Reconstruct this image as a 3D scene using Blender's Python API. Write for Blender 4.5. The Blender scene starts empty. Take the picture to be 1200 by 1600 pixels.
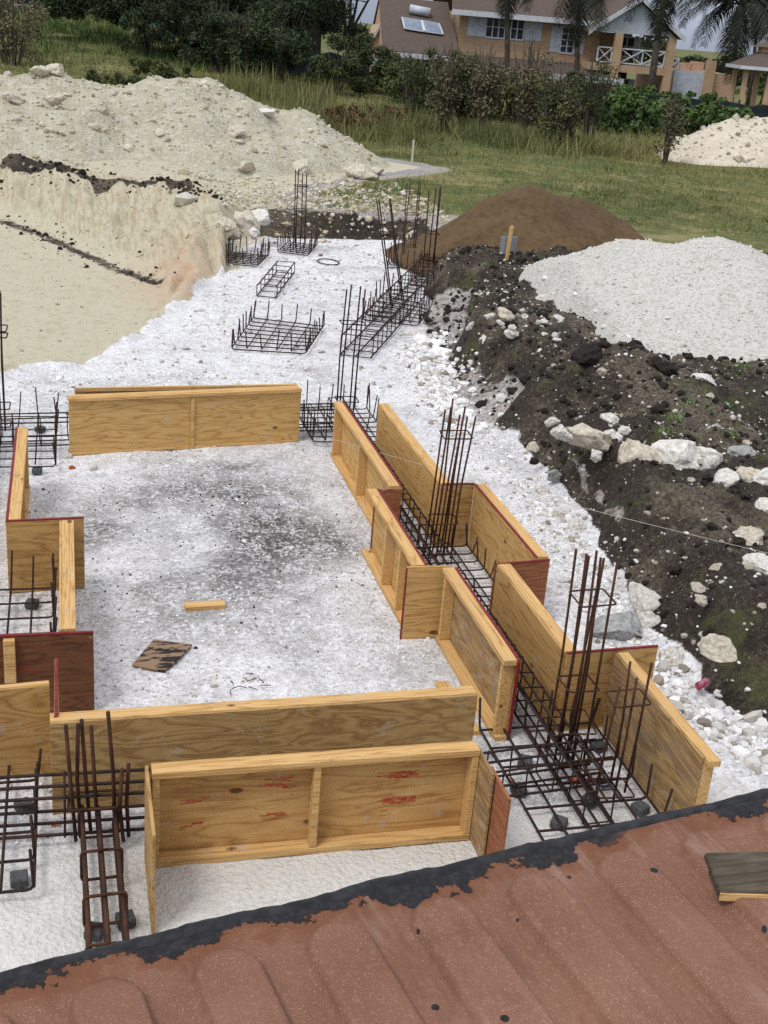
import bpy, bmesh, math, random
import numpy as np
from mathutils import Vector, Matrix
random.seed(7)
RNG = np.random.default_rng(7)
R = math.radians
SC = bpy.context.scene
COL = SC.collection

# ------------------------------------------------------------------ camera
EYE = np.array([0.0, 0.0, 4.3])
YAW = R(15.5); PITCH = R(21.99); ROLL = R(4.745); FPX = 1900.0
r0 = np.array([math.cos(YAW), -math.sin(YAW), 0.0])
y0 = np.array([math.sin(YAW), math.cos(YAW), 0.0])
zz = np.array([0.0, 0.0, 1.0])
FWD = math.cos(PITCH) * y0 - math.sin(PITCH) * zz
u0 = math.sin(PITCH) * y0 + math.cos(PITCH) * zz
cx = math.cos(ROLL) * r0 + math.sin(ROLL) * u0
cy = -math.sin(ROLL) * r0 + math.cos(ROLL) * u0
cam_d = bpy.data.cameras.new('camera')
cam = bpy.data.objects.new('camera', cam_d); COL.objects.link(cam)
m = Matrix.Identity(4)
for i in range(3):
    m[i][0] = cx[i]; m[i][1] = cy[i]; m[i][2] = -FWD[i]; m[i][3] = EYE[i]
cam.matrix_world = m
cam_d.sensor_fit = 'VERTICAL'; cam_d.sensor_height = 24.0; cam_d.lens = 24.0 * FPX / 1600.0
cam_d.clip_start = 0.05; cam_d.clip_end = 3000
SC.camera = cam

# ------------------------------------------------------------------ light
SUN_EL, SUN_AZ = R(58), R(235)      # azimuth clockwise from +Y
w = bpy.data.worlds.new('World'); SC.world = w; w.use_nodes = True
nt = w.node_tree; nt.nodes.clear()
sky = nt.nodes.new('ShaderNodeTexSky'); sky.sky_type = 'NISHITA'; sky.sun_disc = False
sky.sun_elevation = SUN_EL; sky.sun_rotation = SUN_AZ
sky.air_density = 1.0; sky.dust_density = 2.0; sky.ozone_density = 1.0
hs = nt.nodes.new('ShaderNodeHueSaturation'); hs.inputs['Saturation'].default_value = 0.6
tcw = nt.nodes.new('ShaderNodeTexCoord'); mpw = nt.nodes.new('ShaderNodeMapping'); mpw.inputs['Scale'].default_value = (1.5, 1.5, 9)
nz = nt.nodes.new('ShaderNodeTexNoise'); nz.inputs['Scale'].default_value = 2.2; nz.inputs['Detail'].default_value = 6
sxw = nt.nodes.new('ShaderNodeSeparateXYZ'); rmw = nt.nodes.new('ShaderNodeValToRGB'); mxw = nt.nodes.new('ShaderNodeMix'); mxw.data_type = 'RGBA'
crw = nt.nodes.new('ShaderNodeMapRange'); crw.inputs[1].default_value = .3; crw.inputs[2].default_value = .7
crw.inputs[3].default_value = .82; crw.inputs[4].default_value = 1.12
mlw = nt.nodes.new('ShaderNodeVectorMath'); mlw.operation = 'SCALE'
ov = nt.nodes.new('ShaderNodeVectorMath'); ov.operation = 'SCALE'; ov.inputs['Scale'].default_value = 9.0
rmw.color_ramp.elements[0].position = 0.0; rmw.color_ramp.elements[0].color = (.30, .34, .44, 1)   # cloud layer near the horizon
rmw.color_ramp.elements[1].position = 0.6; rmw.color_ramp.elements[1].color = (.86, .88, .93, 1)   # and overhead
bg = nt.nodes.new('ShaderNodeBackground'); bg.inputs['Strength'].default_value = 0.12
wo = nt.nodes.new('ShaderNodeOutputWorld')
L = nt.links.new
L(tcw.outputs['Generated'], mpw.inputs[0]); L(mpw.outputs[0], nz.inputs['Vector']); L(nz.outputs['Fac'], crw.inputs[0])
L(tcw.outputs['Generated'], sxw.inputs[0]); L(sxw.outputs[2], rmw.inputs[0]); L(rmw.outputs[0], ov.inputs[0])
L(sky.outputs[0], hs.inputs['Color']); mxw.inputs[0].default_value = .75
L(hs.outputs[0], mxw.inputs[6]); L(ov.outputs[0], mxw.inputs[7])
L(mxw.outputs[2], mlw.inputs[0]); L(crw.outputs[0], mlw.inputs['Scale'])
L(mlw.outputs[0], bg.inputs['Color']); L(bg.outputs[0], wo.inputs[0])
sd = bpy.data.lights.new('sun', 'SUN'); sd.energy = 1.35; sd.angle = R(18); sd.color = (1, .97, .93)
sun = bpy.data.objects.new('sun', sd); COL.objects.link(sun)
sv = Vector((math.sin(SUN_AZ) * math.cos(SUN_EL), math.cos(SUN_AZ) * math.cos(SUN_EL), math.sin(SUN_EL)))
sun.rotation_euler = sv.to_track_quat('Z', 'Y').to_euler()
sun.location = (0, 0, 60)
SC.view_settings.view_transform = 'Standard'; SC.view_settings.look = 'None'
SC.view_settings.exposure = 0.32; SC.view_settings.gamma = 1.0
SC.render.engine = 'CYCLES'
SC.cycles.max_bounces = 6; SC.cycles.diffuse_bounces = 3; SC.cycles.glossy_bounces = 2
SC.cycles.use_denoising = False

# ------------------------------------------------------------------ photo geometry
def ray(px, py):
    dx, dy = (px - 600) / FPX, (py - 800) / FPX
    return FWD + dx * cx - dy * cy
def at(px, py, z=0.0):                 # point of the ground plane z seen at a spot of the photo
    d = ray(px, py); t = (z - EYE[2]) / d[2]
    p = EYE + t * d
    return (float(p[0]), float(p[1]), float(p[2]))
def atd(px, py, dist):                 # point at a horizontal distance along the view
    d = ray(px, py); t = dist / float(d @ y0)
    p = EYE + t * d
    return (float(p[0]), float(p[1]), float(p[2]))

# ------------------------------------------------------------------ materials
def lin(r, g, b):
    f = lambda c: (c / 255 / 12.92) if c / 255 <= .04045 else ((c / 255 + .055) / 1.055) ** 2.4
    return (f(r), f(g), f(b), 1)
class NT:
    def __init__(s, name, rough=.9):
        s.m = bpy.data.materials.new(name); s.m.use_nodes = True
        s.t = s.m.node_tree; s.t.nodes.clear()
        s.o = s.n('ShaderNodeOutputMaterial'); s.b = s.n('ShaderNodeBsdfPrincipled')
        s.b.inputs['Roughness'].default_value = rough
        s.b.inputs['Specular IOR Level'].default_value = .25
        s.l(s.b.outputs[0], s.o.inputs[0])
        s.tc = s.n('ShaderNodeTexCoord')
    def n(s, t): return s.t.nodes.new(t)
    def l(s, a, b): s.t.links.new(a, b)
    def put(s, inp, v):
        if hasattr(v, 'is_output') or isinstance(v, bpy.types.NodeSocket): s.l(v, inp)
        else: inp.default_value = v
    def co(s, scale=(1, 1, 1), obj=True, rnd=False, loc=(0, 0, 0)):
        mp = s.n('ShaderNodeMapping'); mp.inputs['Scale'].default_value = scale; mp.inputs['Location'].default_value = loc
        src = s.tc.outputs['Object'] if obj else s.n('ShaderNodeNewGeometry').outputs['Position']
        if rnd:
            oi = s.n('ShaderNodeObjectInfo'); ml = s.n('ShaderNodeVectorMath'); ml.operation = 'SCALE'
            cb = s.n('ShaderNodeCombineXYZ'); s.l(oi.outputs['Random'], cb.inputs[0]); s.l(oi.outputs['Random'], cb.inputs[2]); s.l(oi.outputs['Random'], cb.inputs[1])
            s.l(cb.outputs[0], ml.inputs[0]); ml.inputs['Scale'].default_value = 37.0
            ad = s.n('ShaderNodeVectorMath'); s.l(src, ad.inputs[0]); s.l(ml.outputs[0], ad.inputs[1]); src = ad.outputs[0]
        s.l(src, mp.inputs[0]); return mp.outputs[0]
    def noise(s, vec, scale, detail=4, rough=.55, dist=0):
        n = s.n('ShaderNodeTexNoise'); s.l(vec, n.inputs['Vector'])
        n.inputs['Scale'].default_value = scale; n.inputs['Detail'].default_value = detail
        n.inputs['Roughness'].default_value = rough; n.inputs['Distortion'].default_value = dist
        return n.outputs['Fac']
    def voro(s, vec, scale, feat='F1', out='Distance', rnd=1):
        n = s.n('ShaderNodeTexVoronoi'); n.feature = feat; s.l(vec, n.inputs['Vector'])
        n.inputs['Scale'].default_value = scale; n.inputs['Randomness'].default_value = rnd
        return n.outputs[out]
    def rng(s, v, a, b, c=0, d=1, smooth=True):
        n = s.n('ShaderNodeMapRange'); s.l(v, n.inputs[0]); n.interpolation_type = 'SMOOTHSTEP' if smooth else 'LINEAR'
        n.inputs[1].default_value = a; n.inputs[2].default_value = b; n.inputs[3].default_value = c; n.inputs[4].default_value = d
        return n.outputs[0]
    def mix(s, f, a, b, mode='MIX'):
        n = s.n('ShaderNodeMix'); n.data_type = 'RGBA'; n.blend_type = mode
        s.put(n.inputs[0], f); s.put(n.inputs[6], a); s.put(n.inputs[7], b); return n.outputs[2]
    def math(s, op, a, b=0.0):
        n = s.n('ShaderNodeMath'); n.operation = op; s.put(n.inputs[0], a); s.put(n.inputs[1], b); return n.outputs[0]
    def ramp(s, v, stops):
        n = s.n('ShaderNodeValToRGB'); s.l(v, n.inputs[0]); e = n.color_ramp.elements
        while len(e) < len(stops): e.new(.5)
        for k, (p, c) in enumerate(stops): e[k].position = p; e[k].color = c
        return n.outputs[0]
    def attr(s, name, out='Fac'):
        n = s.n('ShaderNodeAttribute'); n.attribute_name = name; return n.outputs[out]
    def bump(s, h, dist=.01, strength=1.0):
        n = s.n('ShaderNodeBump'); s.l(h, n.inputs['Height']); n.inputs['Distance'].default_value = dist
        n.inputs['Strength'].default_value = strength; s.l(n.outputs[0], s.b.inputs['Normal'])
    def base(s, c): s.put(s.b.inputs['Base Color'], c)

def mat_wood(name, light, mid, dark, knots=True, ply=True, stain=None, gray=0.0, band=11, vs=(.5, 4.2, 4.2)):
    k = NT(name, .75)
    v = k.co(vs if ply else (.22, 6, 6), rnd=True)
    n1 = k.noise(v, 1.5 if ply else 2.2, 3, .5, .5)
    bands = k.math('FRACT', k.math('MULTIPLY', n1, band))
    tri = k.math('ABSOLUTE', k.math('SUBTRACT', bands, .5))
    c = k.ramp(tri, [(0, dark), (.16, mid), (.5, light)])
    fine = k.noise(k.co((3, 70, 70), rnd=True), 4, 2)
    c = k.mix(k.rng(fine, .35, .75, 0, .35), c, dark)
    big = k.noise(k.co((1, 1, 1), rnd=True), 2.3, 3)
    c = k.mix(k.rng(big, .4, .75, 0, .45), c, mid)
    if knots:
        kv = k.voro(k.co((1.1, 2.2, 2.2), rnd=True), 1.7)
        c = k.mix(k.rng(kv, .05, .085, .85, 0), c, lin(84, 48, 22))
    if gray:
        gm = k.noise(k.co((1, 4, 4), rnd=True), 3, 5, .7)
        c = k.mix(k.rng(gm, .45, .62, 0, gray), c, lin(120, 112, 100))
    if stain:
        sm = k.noise(k.co((2.2, 7, 7), rnd=True), 1.6, 5, .65, .4)
        c = k.mix(k.rng(sm, .55, .68, 0, .85), c, stain)
    sp1 = k.noise(k.co((1, 1, 1), rnd=True, loc=(7, 1, 2)), 5, 6, .75)
    c = k.mix(k.rng(sp1, .585, .64, 0, .45), c, lin(176, 168, 152))
    sp2 = k.noise(k.co((1, 2.5, 2.5), rnd=True, loc=(1, 8, 5)), 3, 5, .7)
    c = k.mix(k.rng(sp2, .56, .72, 0, .4), c, lin(104, 78, 50))
    nl = k.voro(k.co((1, 1, 1), rnd=True), 9, rnd=.8)
    c = k.mix(k.rng(nl, .035, .05, .7, 0), c, lin(66, 50, 38))
    # site dirt speckle
    dm = k.noise(k.co((1, 1, 1), rnd=True), 26, 4, .7)
    c = k.mix(k.rng(dm, .62, .78, 0, .3), c, lin(70, 52, 36))
    k.base(c); k.bump(k.math('ADD', k.math('MULTIPLY', fine, .6), tri), .002, .6)
    return k.m
M = {}
M['ply'] = mat_wood('plywood_yellow', lin(206, 171, 112), lin(196, 157, 97), lin(166, 125, 72))
M['ply2'] = mat_wood('plywood_brownish', vs=(.45, 3.2, 3.2), light=lin(190, 154, 100), mid=lin(178, 140, 86), dark=lin(146, 109, 62), band=12)
M['ply_burl'] = mat_wood('plywood_figured', lin(184, 153, 104), lin(162, 130, 83), lin(136, 104, 63), knots=False, band=9, vs=(1.0, 4.4, 4.4))
M['ply_stain'] = mat_wood('plywood_red_marked', lin(202, 165, 108), lin(190, 149, 93), lin(158, 117, 68), band=9, vs=(.42, 3.4, 3.4))
M['ply_gray'] = mat_wood('plywood_weathered', lin(178, 148, 104), lin(160, 128, 84), lin(128, 98, 62), gray=.5)
M['ply_dark'] = mat_wood('plywood_dark_brown', lin(114, 76, 48), lin(102, 64, 40), lin(76, 46, 30), stain=lin(120, 54, 42))
M['ply_red'] = mat_wood('plywood_reddish', lin(158, 106, 74), lin(146, 92, 62), lin(118, 74, 50), stain=lin(136, 72, 58))
M['timber'] = mat_wood('timber_yellow', lin(214, 178, 122), lin(204, 164, 106), lin(166, 124, 74), ply=False)
M['timber_gray'] = mat_wood('timber_weathered', lin(88, 80, 66), lin(74, 66, 54), lin(52, 45, 36), ply=False, gray=.4)
def mat_simple(name, c, c2=None, scale=8, rough=.85, bump=.0, detail=4, rnd=False):
    k = NT(name, rough)
    n = k.noise(k.co(rnd=rnd), scale, detail, .6)
    k.base(k.mix(k.rng(n, .35, .7), c, c2 or c))
    if bump: k.bump(n, bump)
    return k.m
M['red_edge'] = mat_simple('red_edge_paint', lin(134, 40, 46), lin(98, 36, 36), 20, .6)
M['red_mark'] = mat_simple('red_marker', lin(176, 46, 46), lin(190, 112, 74), 30, .8)
M['rebar'] = mat_simple('rusty_steel', lin(36, 30, 30), lin(62, 40, 30), 6, .7, .001, rnd=True)
M['rebar_brown'] = mat_simple('rusty_steel_brown', lin(52, 34, 26), lin(84, 52, 34), 6, .75, .001, rnd=True)
M['spacer'] = mat_simple('spacer_concrete', lin(84, 86, 88), lin(66, 66, 66), 30, .95, .003)
M['block'] = mat_simple('block_concrete', lin(140, 144, 146), lin(112, 114, 114), 40, .95, .004)
M['rock'] = mat_simple('limestone_white', lin(224, 222, 218), lin(186, 178, 164), 5, .95, .02, 6, True)
M['rock_tan'] = mat_simple('limestone_tan', lin(206, 199, 184), lin(168, 158, 138), 5, .95, .02, 6, True)
M['rock_gray'] = mat_simple('limestone_gray', lin(168, 170, 170), lin(132, 132, 128), 5, .95, .02, 6, True)
k = NT('limestone_mixed', .95); gi = k.n('ShaderNodeNewGeometry'); n_ = k.noise(k.co(), 6, 4, .6)
k.base(k.mix(k.rng(n_, .4, .7, 0, .35), k.ramp(gi.outputs['Random Per Island'], [(0, lin(150, 140, 116)), (.35, lin(184, 175, 150)), (.7, lin(206, 202, 188)), (1, lin(160, 160, 154))]), lin(150, 138, 112))); M['rock_mix'] = k.m
k = NT('limestone_chip_mixed', .95); gi = k.n('ShaderNodeNewGeometry')
k.base(k.ramp(gi.outputs['Random Per Island'], [(0, lin(120, 112, 100)), (.12, lin(190, 186, 180)), (.5, lin(222, 221, 220)), (.85, lin(236, 236, 237)), (1, lin(150, 140, 124))])); M['chip'] = k.m
k = NT('soil_pebble_mixed', .95); gi = k.n('ShaderNodeNewGeometry')
k.base(k.ramp(gi.outputs['Random Per Island'], [(0, lin(60, 54, 48)), (.3, lin(112, 104, 92)), (.6, lin(156, 148, 134)), (.85, lin(214, 210, 204)), (1, lin(228, 226, 222))])); M['pebble'] = k.m
M['brick'] = mat_simple('brick_orange', lin(172, 100, 60), lin(150, 80, 48), 30, .9, .004)
M['clod'] = mat_simple('black_clod', lin(48, 43, 39), lin(34, 30, 28), 9, 1, .02, 6, True)
M['paint_orange'] = mat_simple('orange_spray_paint', lin(214, 92, 62), lin(196, 120, 96), 12, .9)
M['charred'] = None
k = NT('charred_board', .8)
cm = k.noise(k.co((2.2, 7, 3)), 2.2, 5, .6, .3)
k.base(k.mix(k.rng(cm, .47, .53), lin(140, 116, 94), lin(44, 38, 36))); M['charred'] = k.m

def mat_leaf(name, a, b, rough=.7):
    k = NT(name, rough); k.base(k.mix(k.attr('tint'), a, b)); return k.m
M['leaf_dark'] = mat_leaf('foliage_dark', lin(36, 48, 28), lin(80, 92, 52))
M['leaf_cas'] = mat_leaf('foliage_needle', lin(28, 42, 30), lin(72, 86, 54))
M['leaf_shrub'] = mat_leaf('foliage_shrub', lin(48, 60, 34), lin(104, 110, 66))
M['leaf_gray'] = mat_leaf('foliage_dry', lin(74, 72, 54), lin(122, 114, 86))
M['leaf_grape'] = mat_leaf('foliage_bright', lin(46, 68, 36), lin(96, 120, 62))
M['leaf_palm'] = mat_leaf('foliage_palm', lin(24, 32, 26), lin(52, 58, 42))
M['grass'] = mat_leaf('grass_blade', lin(76, 86, 44), lin(154, 146, 96))
M['tallgrass'] = mat_leaf('tall_grass_blade', lin(72, 84, 44), lin(146, 140, 92))
M['weed'] = mat_leaf('weed_blade', lin(52, 74, 34), lin(96, 116, 56))
M['weed_green'] = mat_leaf('weed_green_blade', lin(58, 92, 34), lin(104, 140, 60))
M['dry'] = mat_leaf('dry_brush', lin(86, 66, 44), lin(122, 98, 66))
M['bark'] = mat_simple('bark', lin(50, 44, 38), lin(76, 68, 60), 5, .95, .02)
M['palm_bark'] = mat_simple('palm_bark', lin(62, 56, 50), lin(92, 86, 78), 5, .95, .02)
M['twig'] = mat_simple('gray_twig', lin(92, 86, 76), lin(66, 60, 52), 9, .95)

# ground: zones painted as masks of what the surface IS (coral, tan marl, soil, turf)
k = NT('ground', .95)
P = k.co(obj=False)
nA = k.noise(P, .9, 6, .62); nB = k.noise(P, 5, 6, .68); nC = k.noise(P, 24, 5, .72); nD = k.noise(P, 75, 3, .7)
vS = k.voro(P, 34, out='Distance'); vC = k.voro(P, 34, out='Color'); vL = k.voro(P, 11, out='Color')
vsep = k.n('ShaderNodeSeparateColor'); k.l(vC, vsep.inputs[0]); cell = vsep.outputs[0]
white = k.ramp(cell, [(0, lin(200, 199, 202)), (.4, lin(228, 228, 231)), (1, lin(240, 240, 242))])
white = k.mix(k.rng(nB, .42, .66, 0, .5), white, lin(196, 192, 186))
white = k.mix(k.math('MULTIPLY', k.rng(nC, .54, .70, 0, .85), k.rng(nA, .36, .62, .35, 1)), white, lin(112, 107, 102))
white = k.mix(k.rng(nD, .60, .72, 0, .55), white, lin(110, 106, 102))
dirt = k.attr('dirt')
dm = k.rng(k.math('ADD', k.math('MULTIPLY', nC, .7), k.math('MULTIPLY', nB, .42)), .44, .6)
white = k.mix(k.math('MULTIPLY', dirt, .45), white, lin(150, 147, 145))
white = k.mix(k.math('MULTIPLY', dm, dirt), white, lin(84, 81, 79))
fine = k.attr('smooth')
white = k.mix(k.math('MULTIPLY', fine, .75), white, k.mix(k.rng(nC, .5, .75, 0, .35), lin(214, 212, 205), lin(176, 170, 160)))
tan = k.ramp(nB, [(.25, lin(176, 170, 146)), (.5, lin(190, 184, 162)), (.75, lin(164, 154, 126))])
stre = k.noise(k.co((5, .8, 1), obj=False), 3, 5, .7)
tan = k.mix(k.rng(stre, .5, .75, 0, .35), tan, lin(166, 148, 112))
stf = k.noise(k.co((9, .9, 1), obj=False), 1.6, 5, .7)
tan = k.mix(k.math('MULTIPLY', k.attr('face'), k.rng(stf, .42, .64, 0, .6)), tan, lin(150, 132, 102))
tan = k.mix(k.math('MULTIPLY', k.attr('face'), k.rng(nC, .55, .75, 0, .5)), tan, lin(206, 198, 176))
tan = k.mix(k.math('MULTIPLY', k.attr('pink'), k.rng(nB, .35, .6, .2, .8)), tan, lin(190, 144, 116))
soil = k.ramp(nC, [(.3, lin(33, 29, 26)), (.55, lin(54, 47, 41)), (.75, lin(104, 93, 80))])
soil = k.mix(k.rng(nD, .62, .7, 0, .9), soil, lin(150, 144, 134))
soil = k.mix(k.rng(nA, .46, .64, 0, .65), soil, k.mix(k.rng(nC, .4, .6), lin(78, 69, 58), lin(126, 116, 100)))
moss = k.rng(k.noise(k.co(obj=False, loc=(5, 3, 0)), 1.6, 5, .65), .56, .68, 0, .55)
soil = k.mix(moss, soil, lin(78, 86, 48))
turf = k.ramp(nB, [(.28, lin(62, 70, 36)), (.5, lin(100, 102, 56)), (.72, lin(140, 132, 88))])
turf = k.mix(k.rng(nA, .42, .62, 0, .8), turf, lin(72, 86, 44))
turf = k.mix(k.rng(k.noise(k.co(obj=False, loc=(9, 4, 0)), .35, 6, .65), .54, .66, 0, .7), turf, lin(148, 138, 98))
path = k.mix(k.rng(nA, .4, .6), k.ramp(nC, [(.3, lin(92, 82, 72)), (.6, lin(140, 128, 114)), (.8, lin(172, 163, 150))]), k.ramp(nC, [(.3, lin(70, 62, 54)), (.6, lin(112, 102, 90)), (.8, lin(160, 150, 138))]))
c = k.mix(k.attr('soil'), white, soil)
def edge(a, lo=.42, hi=.58):
    return k.rng(k.math('ADD', k.attr(a), k.math('MULTIPLY', k.math('SUBTRACT', nB, .5), .8)), lo, hi)
c = white
c = k.mix(k.math('MULTIPLY', edge('path', .25, .85), k.rng(nC, .38, .6, .45, .95)), c, path)
c = k.mix(edge('tan'), c, tan)
c = k.mix(edge('turf', .3, .7), c, turf)
c = k.mix(edge('soil'), c, soil)
k.base(c)
hgt = k.math('ADD', k.math('MULTIPLY', nC, .7), k.math('ADD', k.math('MULTIPLY', nD, .35), k.math('MULTIPLY', vS, .5)))
k.bump(hgt, .025, .8)
M['ground'] = k.m
def mat_heap(name, a, b, c, s1, s2, dist):
    k = NT(name, .97); P = k.co()
    n1 = k.noise(P, s1, 6, .65); n2 = k.noise(P, s2, 4, .7); vo = k.voro(P, s2, out='Color')
    sp = k.n('ShaderNodeSeparateColor'); k.l(vo, sp.inputs[0])
    col = k.ramp(n1, [(.3, a), (.6, b)])
    col = k.mix(k.rng(sp.outputs[0], .4, 1, 0, .55), col, c)
    col = k.mix(k.rng(n2, .58, .72, 0, .5), col, tuple(x * .55 for x in a[:3]) + (1,))
    k.base(col); k.bump(k.math('ADD', n2, k.math('MULTIPLY', n1, .5)), dist, .9)
    return k.m
M['rubble'] = mat_heap('marl_rubble', lin(172, 165, 142), lin(192, 187, 166), lin(210, 206, 192), 1.2, 9, .12)
M['gravel'] = mat_heap('pale_gravel', lin(198, 196, 190), lin(206, 204, 198), lin(160, 152, 138), .7, 30, .03)
M['sand'] = mat_heap('brown_sand', lin(86, 68, 47), lin(102, 83, 59), lin(76, 59, 41), .8, 12, .03)
M['pale_heap'] = mat_heap('pale_rubble', lin(188, 176, 156), lin(204, 194, 176), lin(216, 208, 194), .8, 5, .08)

# ------------------------------------------------------------------ mesh helpers
def tag(o, label=None, cat=None, group=None, kind=None):
    if label: o['label'] = label
    if cat: o['category'] = cat
    if group: o['group'] = group
    if kind: o['kind'] = kind
    return o
def empty(name, loc, rz=0.0, label=None, cat=None, group=None):
    o = bpy.data.objects.new(name, None); COL.objects.link(o)
    o.location = loc; o.rotation_euler = (0, 0, rz); o.empty_display_size = .1
    return tag(o, label, cat, group)
def link_mesh(name, me, mat=None, parent=None):
    o = bpy.data.objects.new(name, me); COL.objects.link(o)
    if mat is not None and not me.materials: me.materials.append(mat)
    if parent is not None: o.parent = parent
    return o
class MB:
    def __init__(s): s.v = []; s.f = []
    def box(s, x0, x1, y0_, y1, z0, z1):
        b = len(s.v)
        s.v += [(x0, y0_, z0), (x1, y0_, z0), (x1, y1, z0), (x0, y1, z0), (x0, y0_, z1), (x1, y0_, z1), (x1, y1, z1), (x0, y1, z1)]
        s.f += [tuple(b + i for i in q) for q in ((0, 3, 2, 1), (4, 5, 6, 7), (0, 1, 5, 4), (1, 2, 6, 5), (2, 3, 7, 6), (3, 0, 4, 7))]
        return s
    def poly(s, pts): b = len(s.v); s.v += [tuple(p) for p in pts]; s.f.append(tuple(range(b, b + len(pts)))); return s
    def prism(s, quad, off):                 # a planar outline pushed along off
        n = len(quad); b = len(s.v); s.v += [tuple(p) for p in quad] + [tuple(np.add(p, off)) for p in quad]
        s.f.append(tuple(range(b + n - 1, b - 1, -1))); s.f.append(tuple(range(b + n, b + 2 * n)))
        for i in range(n): j = (i + 1) % n; s.f.append((b + i, b + j, b + n + j, b + n + i))
        return s
    def tube(s, pts, r, n=6, closed=False, taper=None):
        pts = [Vector(p) for p in pts]; N = len(pts); b = len(s.v)
        prev = None
        for i, p in enumerate(pts):
            if closed: d = (pts[(i + 1) % N] - pts[i - 1])
            else: d = (pts[min(i + 1, N - 1)] - pts[max(i - 1, 0)])
            d = d.normalized() if d.length > 1e-9 else Vector((0, 0, 1))
            if prev is None:
                a = d.orthogonal().normalized()
            else:
                a = (prev - d * prev.dot(d)); a = a.normalized() if a.length > 1e-6 else d.orthogonal().normalized()
            prev = a; c = d.cross(a)
            rr = r if taper is None else taper[i]
            for j in range(n):
                t = 2 * math.pi * j / n; s.v.append(tuple(p + (a * math.cos(t) + c * math.sin(t)) * rr))
        K = N if closed else N - 1
        for i in range(K):
            i2 = (i + 1) % N
            for j in range(n):
                j2 = (j + 1) % n
                s.f.append((b + i * n + j, b + i * n + j2, b + i2 * n + j2, b + i2 * n + j))
        if not closed:
            s.f.append(tuple(b + j for j in range(n - 1, -1, -1))); s.f.append(tuple(b + (N - 1) * n + j for j in range(n)))
        return s
    def build(s, name, mat=None, parent=None, smooth=False, bevel=0):
        me = bpy.data.meshes.new(name); me.from_pydata(s.v, [], s.f)
        if bevel:
            bm = bmesh.new(); bm.from_mesh(me)
            bmesh.ops.bevel(bm, geom=list(bm.edges), offset=bevel, segments=1, affect='EDGES', clamp_overlap=True)
            bm.to_mesh(me); bm.free()
        if smooth: me.polygons.foreach_set('use_smooth', [True] * len(me.polygons))
        me.update()
        return link_mesh(name, me, mat, parent)
def np_mesh(name, V, F, smooth=False):
    V = np.asarray(V, np.float32); F = np.asarray(F, np.int32); k_ = F.shape[1]
    me = bpy.data.meshes.new(name); me.vertices.add(len(V)); me.vertices.foreach_set('co', V.ravel())
    me.loops.add(F.size); me.loops.foreach_set('vertex_index', F.ravel()); me.polygons.add(len(F))
    me.polygons.foreach_set('loop_start', np.arange(0, F.size, k_, dtype=np.int32))
    me.polygons.foreach_set('use_smooth', np.full(len(F), smooth))
    me.update(calc_edges=True); me.validate(); return me
def add_attr(me, name, vals):
    a = me.attributes.new(name, 'FLOAT', 'POINT'); a.data.foreach_set('value', np.asarray(vals, np.float32))

def vnoise(x, y, seed=0):                     # value noise on a lattice
    xi = np.floor(x).astype(np.int64); yi = np.floor(y).astype(np.int64); fx = x - xi; fy = y - yi
    fx = fx * fx * (3 - 2 * fx); fy = fy * fy * (3 - 2 * fy)
    def h(a, b):
        n = (a * 374761393 + b * 668265263 + seed * 1442695041) & 0xffffffff
        n = ((n ^ (n >> 13)) * 1274126177) & 0xffffffff
        return ((n ^ (n >> 16)) & 0xffff) / 65535.0
    return (h(xi, yi) * (1 - fx) + h(xi + 1, yi) * fx) * (1 - fy) + (h(xi, yi + 1) * (1 - fx) + h(xi + 1, yi + 1) * fx) * fy
def fbm(x, y, seed=0, o=4, gain=.5):
    s_ = 0; a = 1; t = 0
    for i in range(o): s_ = s_ + a * vnoise(x * 2 ** i, y * 2 ** i, seed + i * 7); t += a; a *= gain
    return s_ / t - .5
def sstep(a, b, x): t = np.clip((x - a) / (b - a), 0, 1); return t * t * (3 - 2 * t)
def sdist(poly, x, y):                        # signed distance, negative inside
    P_ = np.array(poly); d = np.full(x.shape, 1e9); ins = np.zeros(x.shape, bool); n = len(P_)
    for i in range(n):
        a, b = P_[i], P_[(i + 1) % n]; ex, ey = b - a
        t = np.clip(((x - a[0]) * ex + (y - a[1]) * ey) / (ex * ex + ey * ey + 1e-12), 0, 1)
        d = np.minimum(d, np.hypot(x - a[0] - t * ex, y - a[1] - t * ey))
        c_ = ((a[1] > y) != (b[1] > y)) & (x < (b[0] - a[0]) * (y - a[1]) / (b[1] - a[1] + 1e-12) + a[0]); ins ^= c_
    return np.where(ins, -d, d)
def ldist(line, x, y):                        # distance to a polyline
    d = np.full(x.shape, 1e9)
    for a, b in zip(line[:-1], line[1:]):
        a = np.array(a[:2]); b = np.array(b[:2]); ex, ey = b - a
        t = np.clip(((x - a[0]) * ex + (y - a[1]) * ey) / (ex * ex + ey * ey + 1e-12), 0, 1)
        d = np.minimum(d, np.hypot(x - a[0] - t * ex, y - a[1] - t * ey))
    return d

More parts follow.
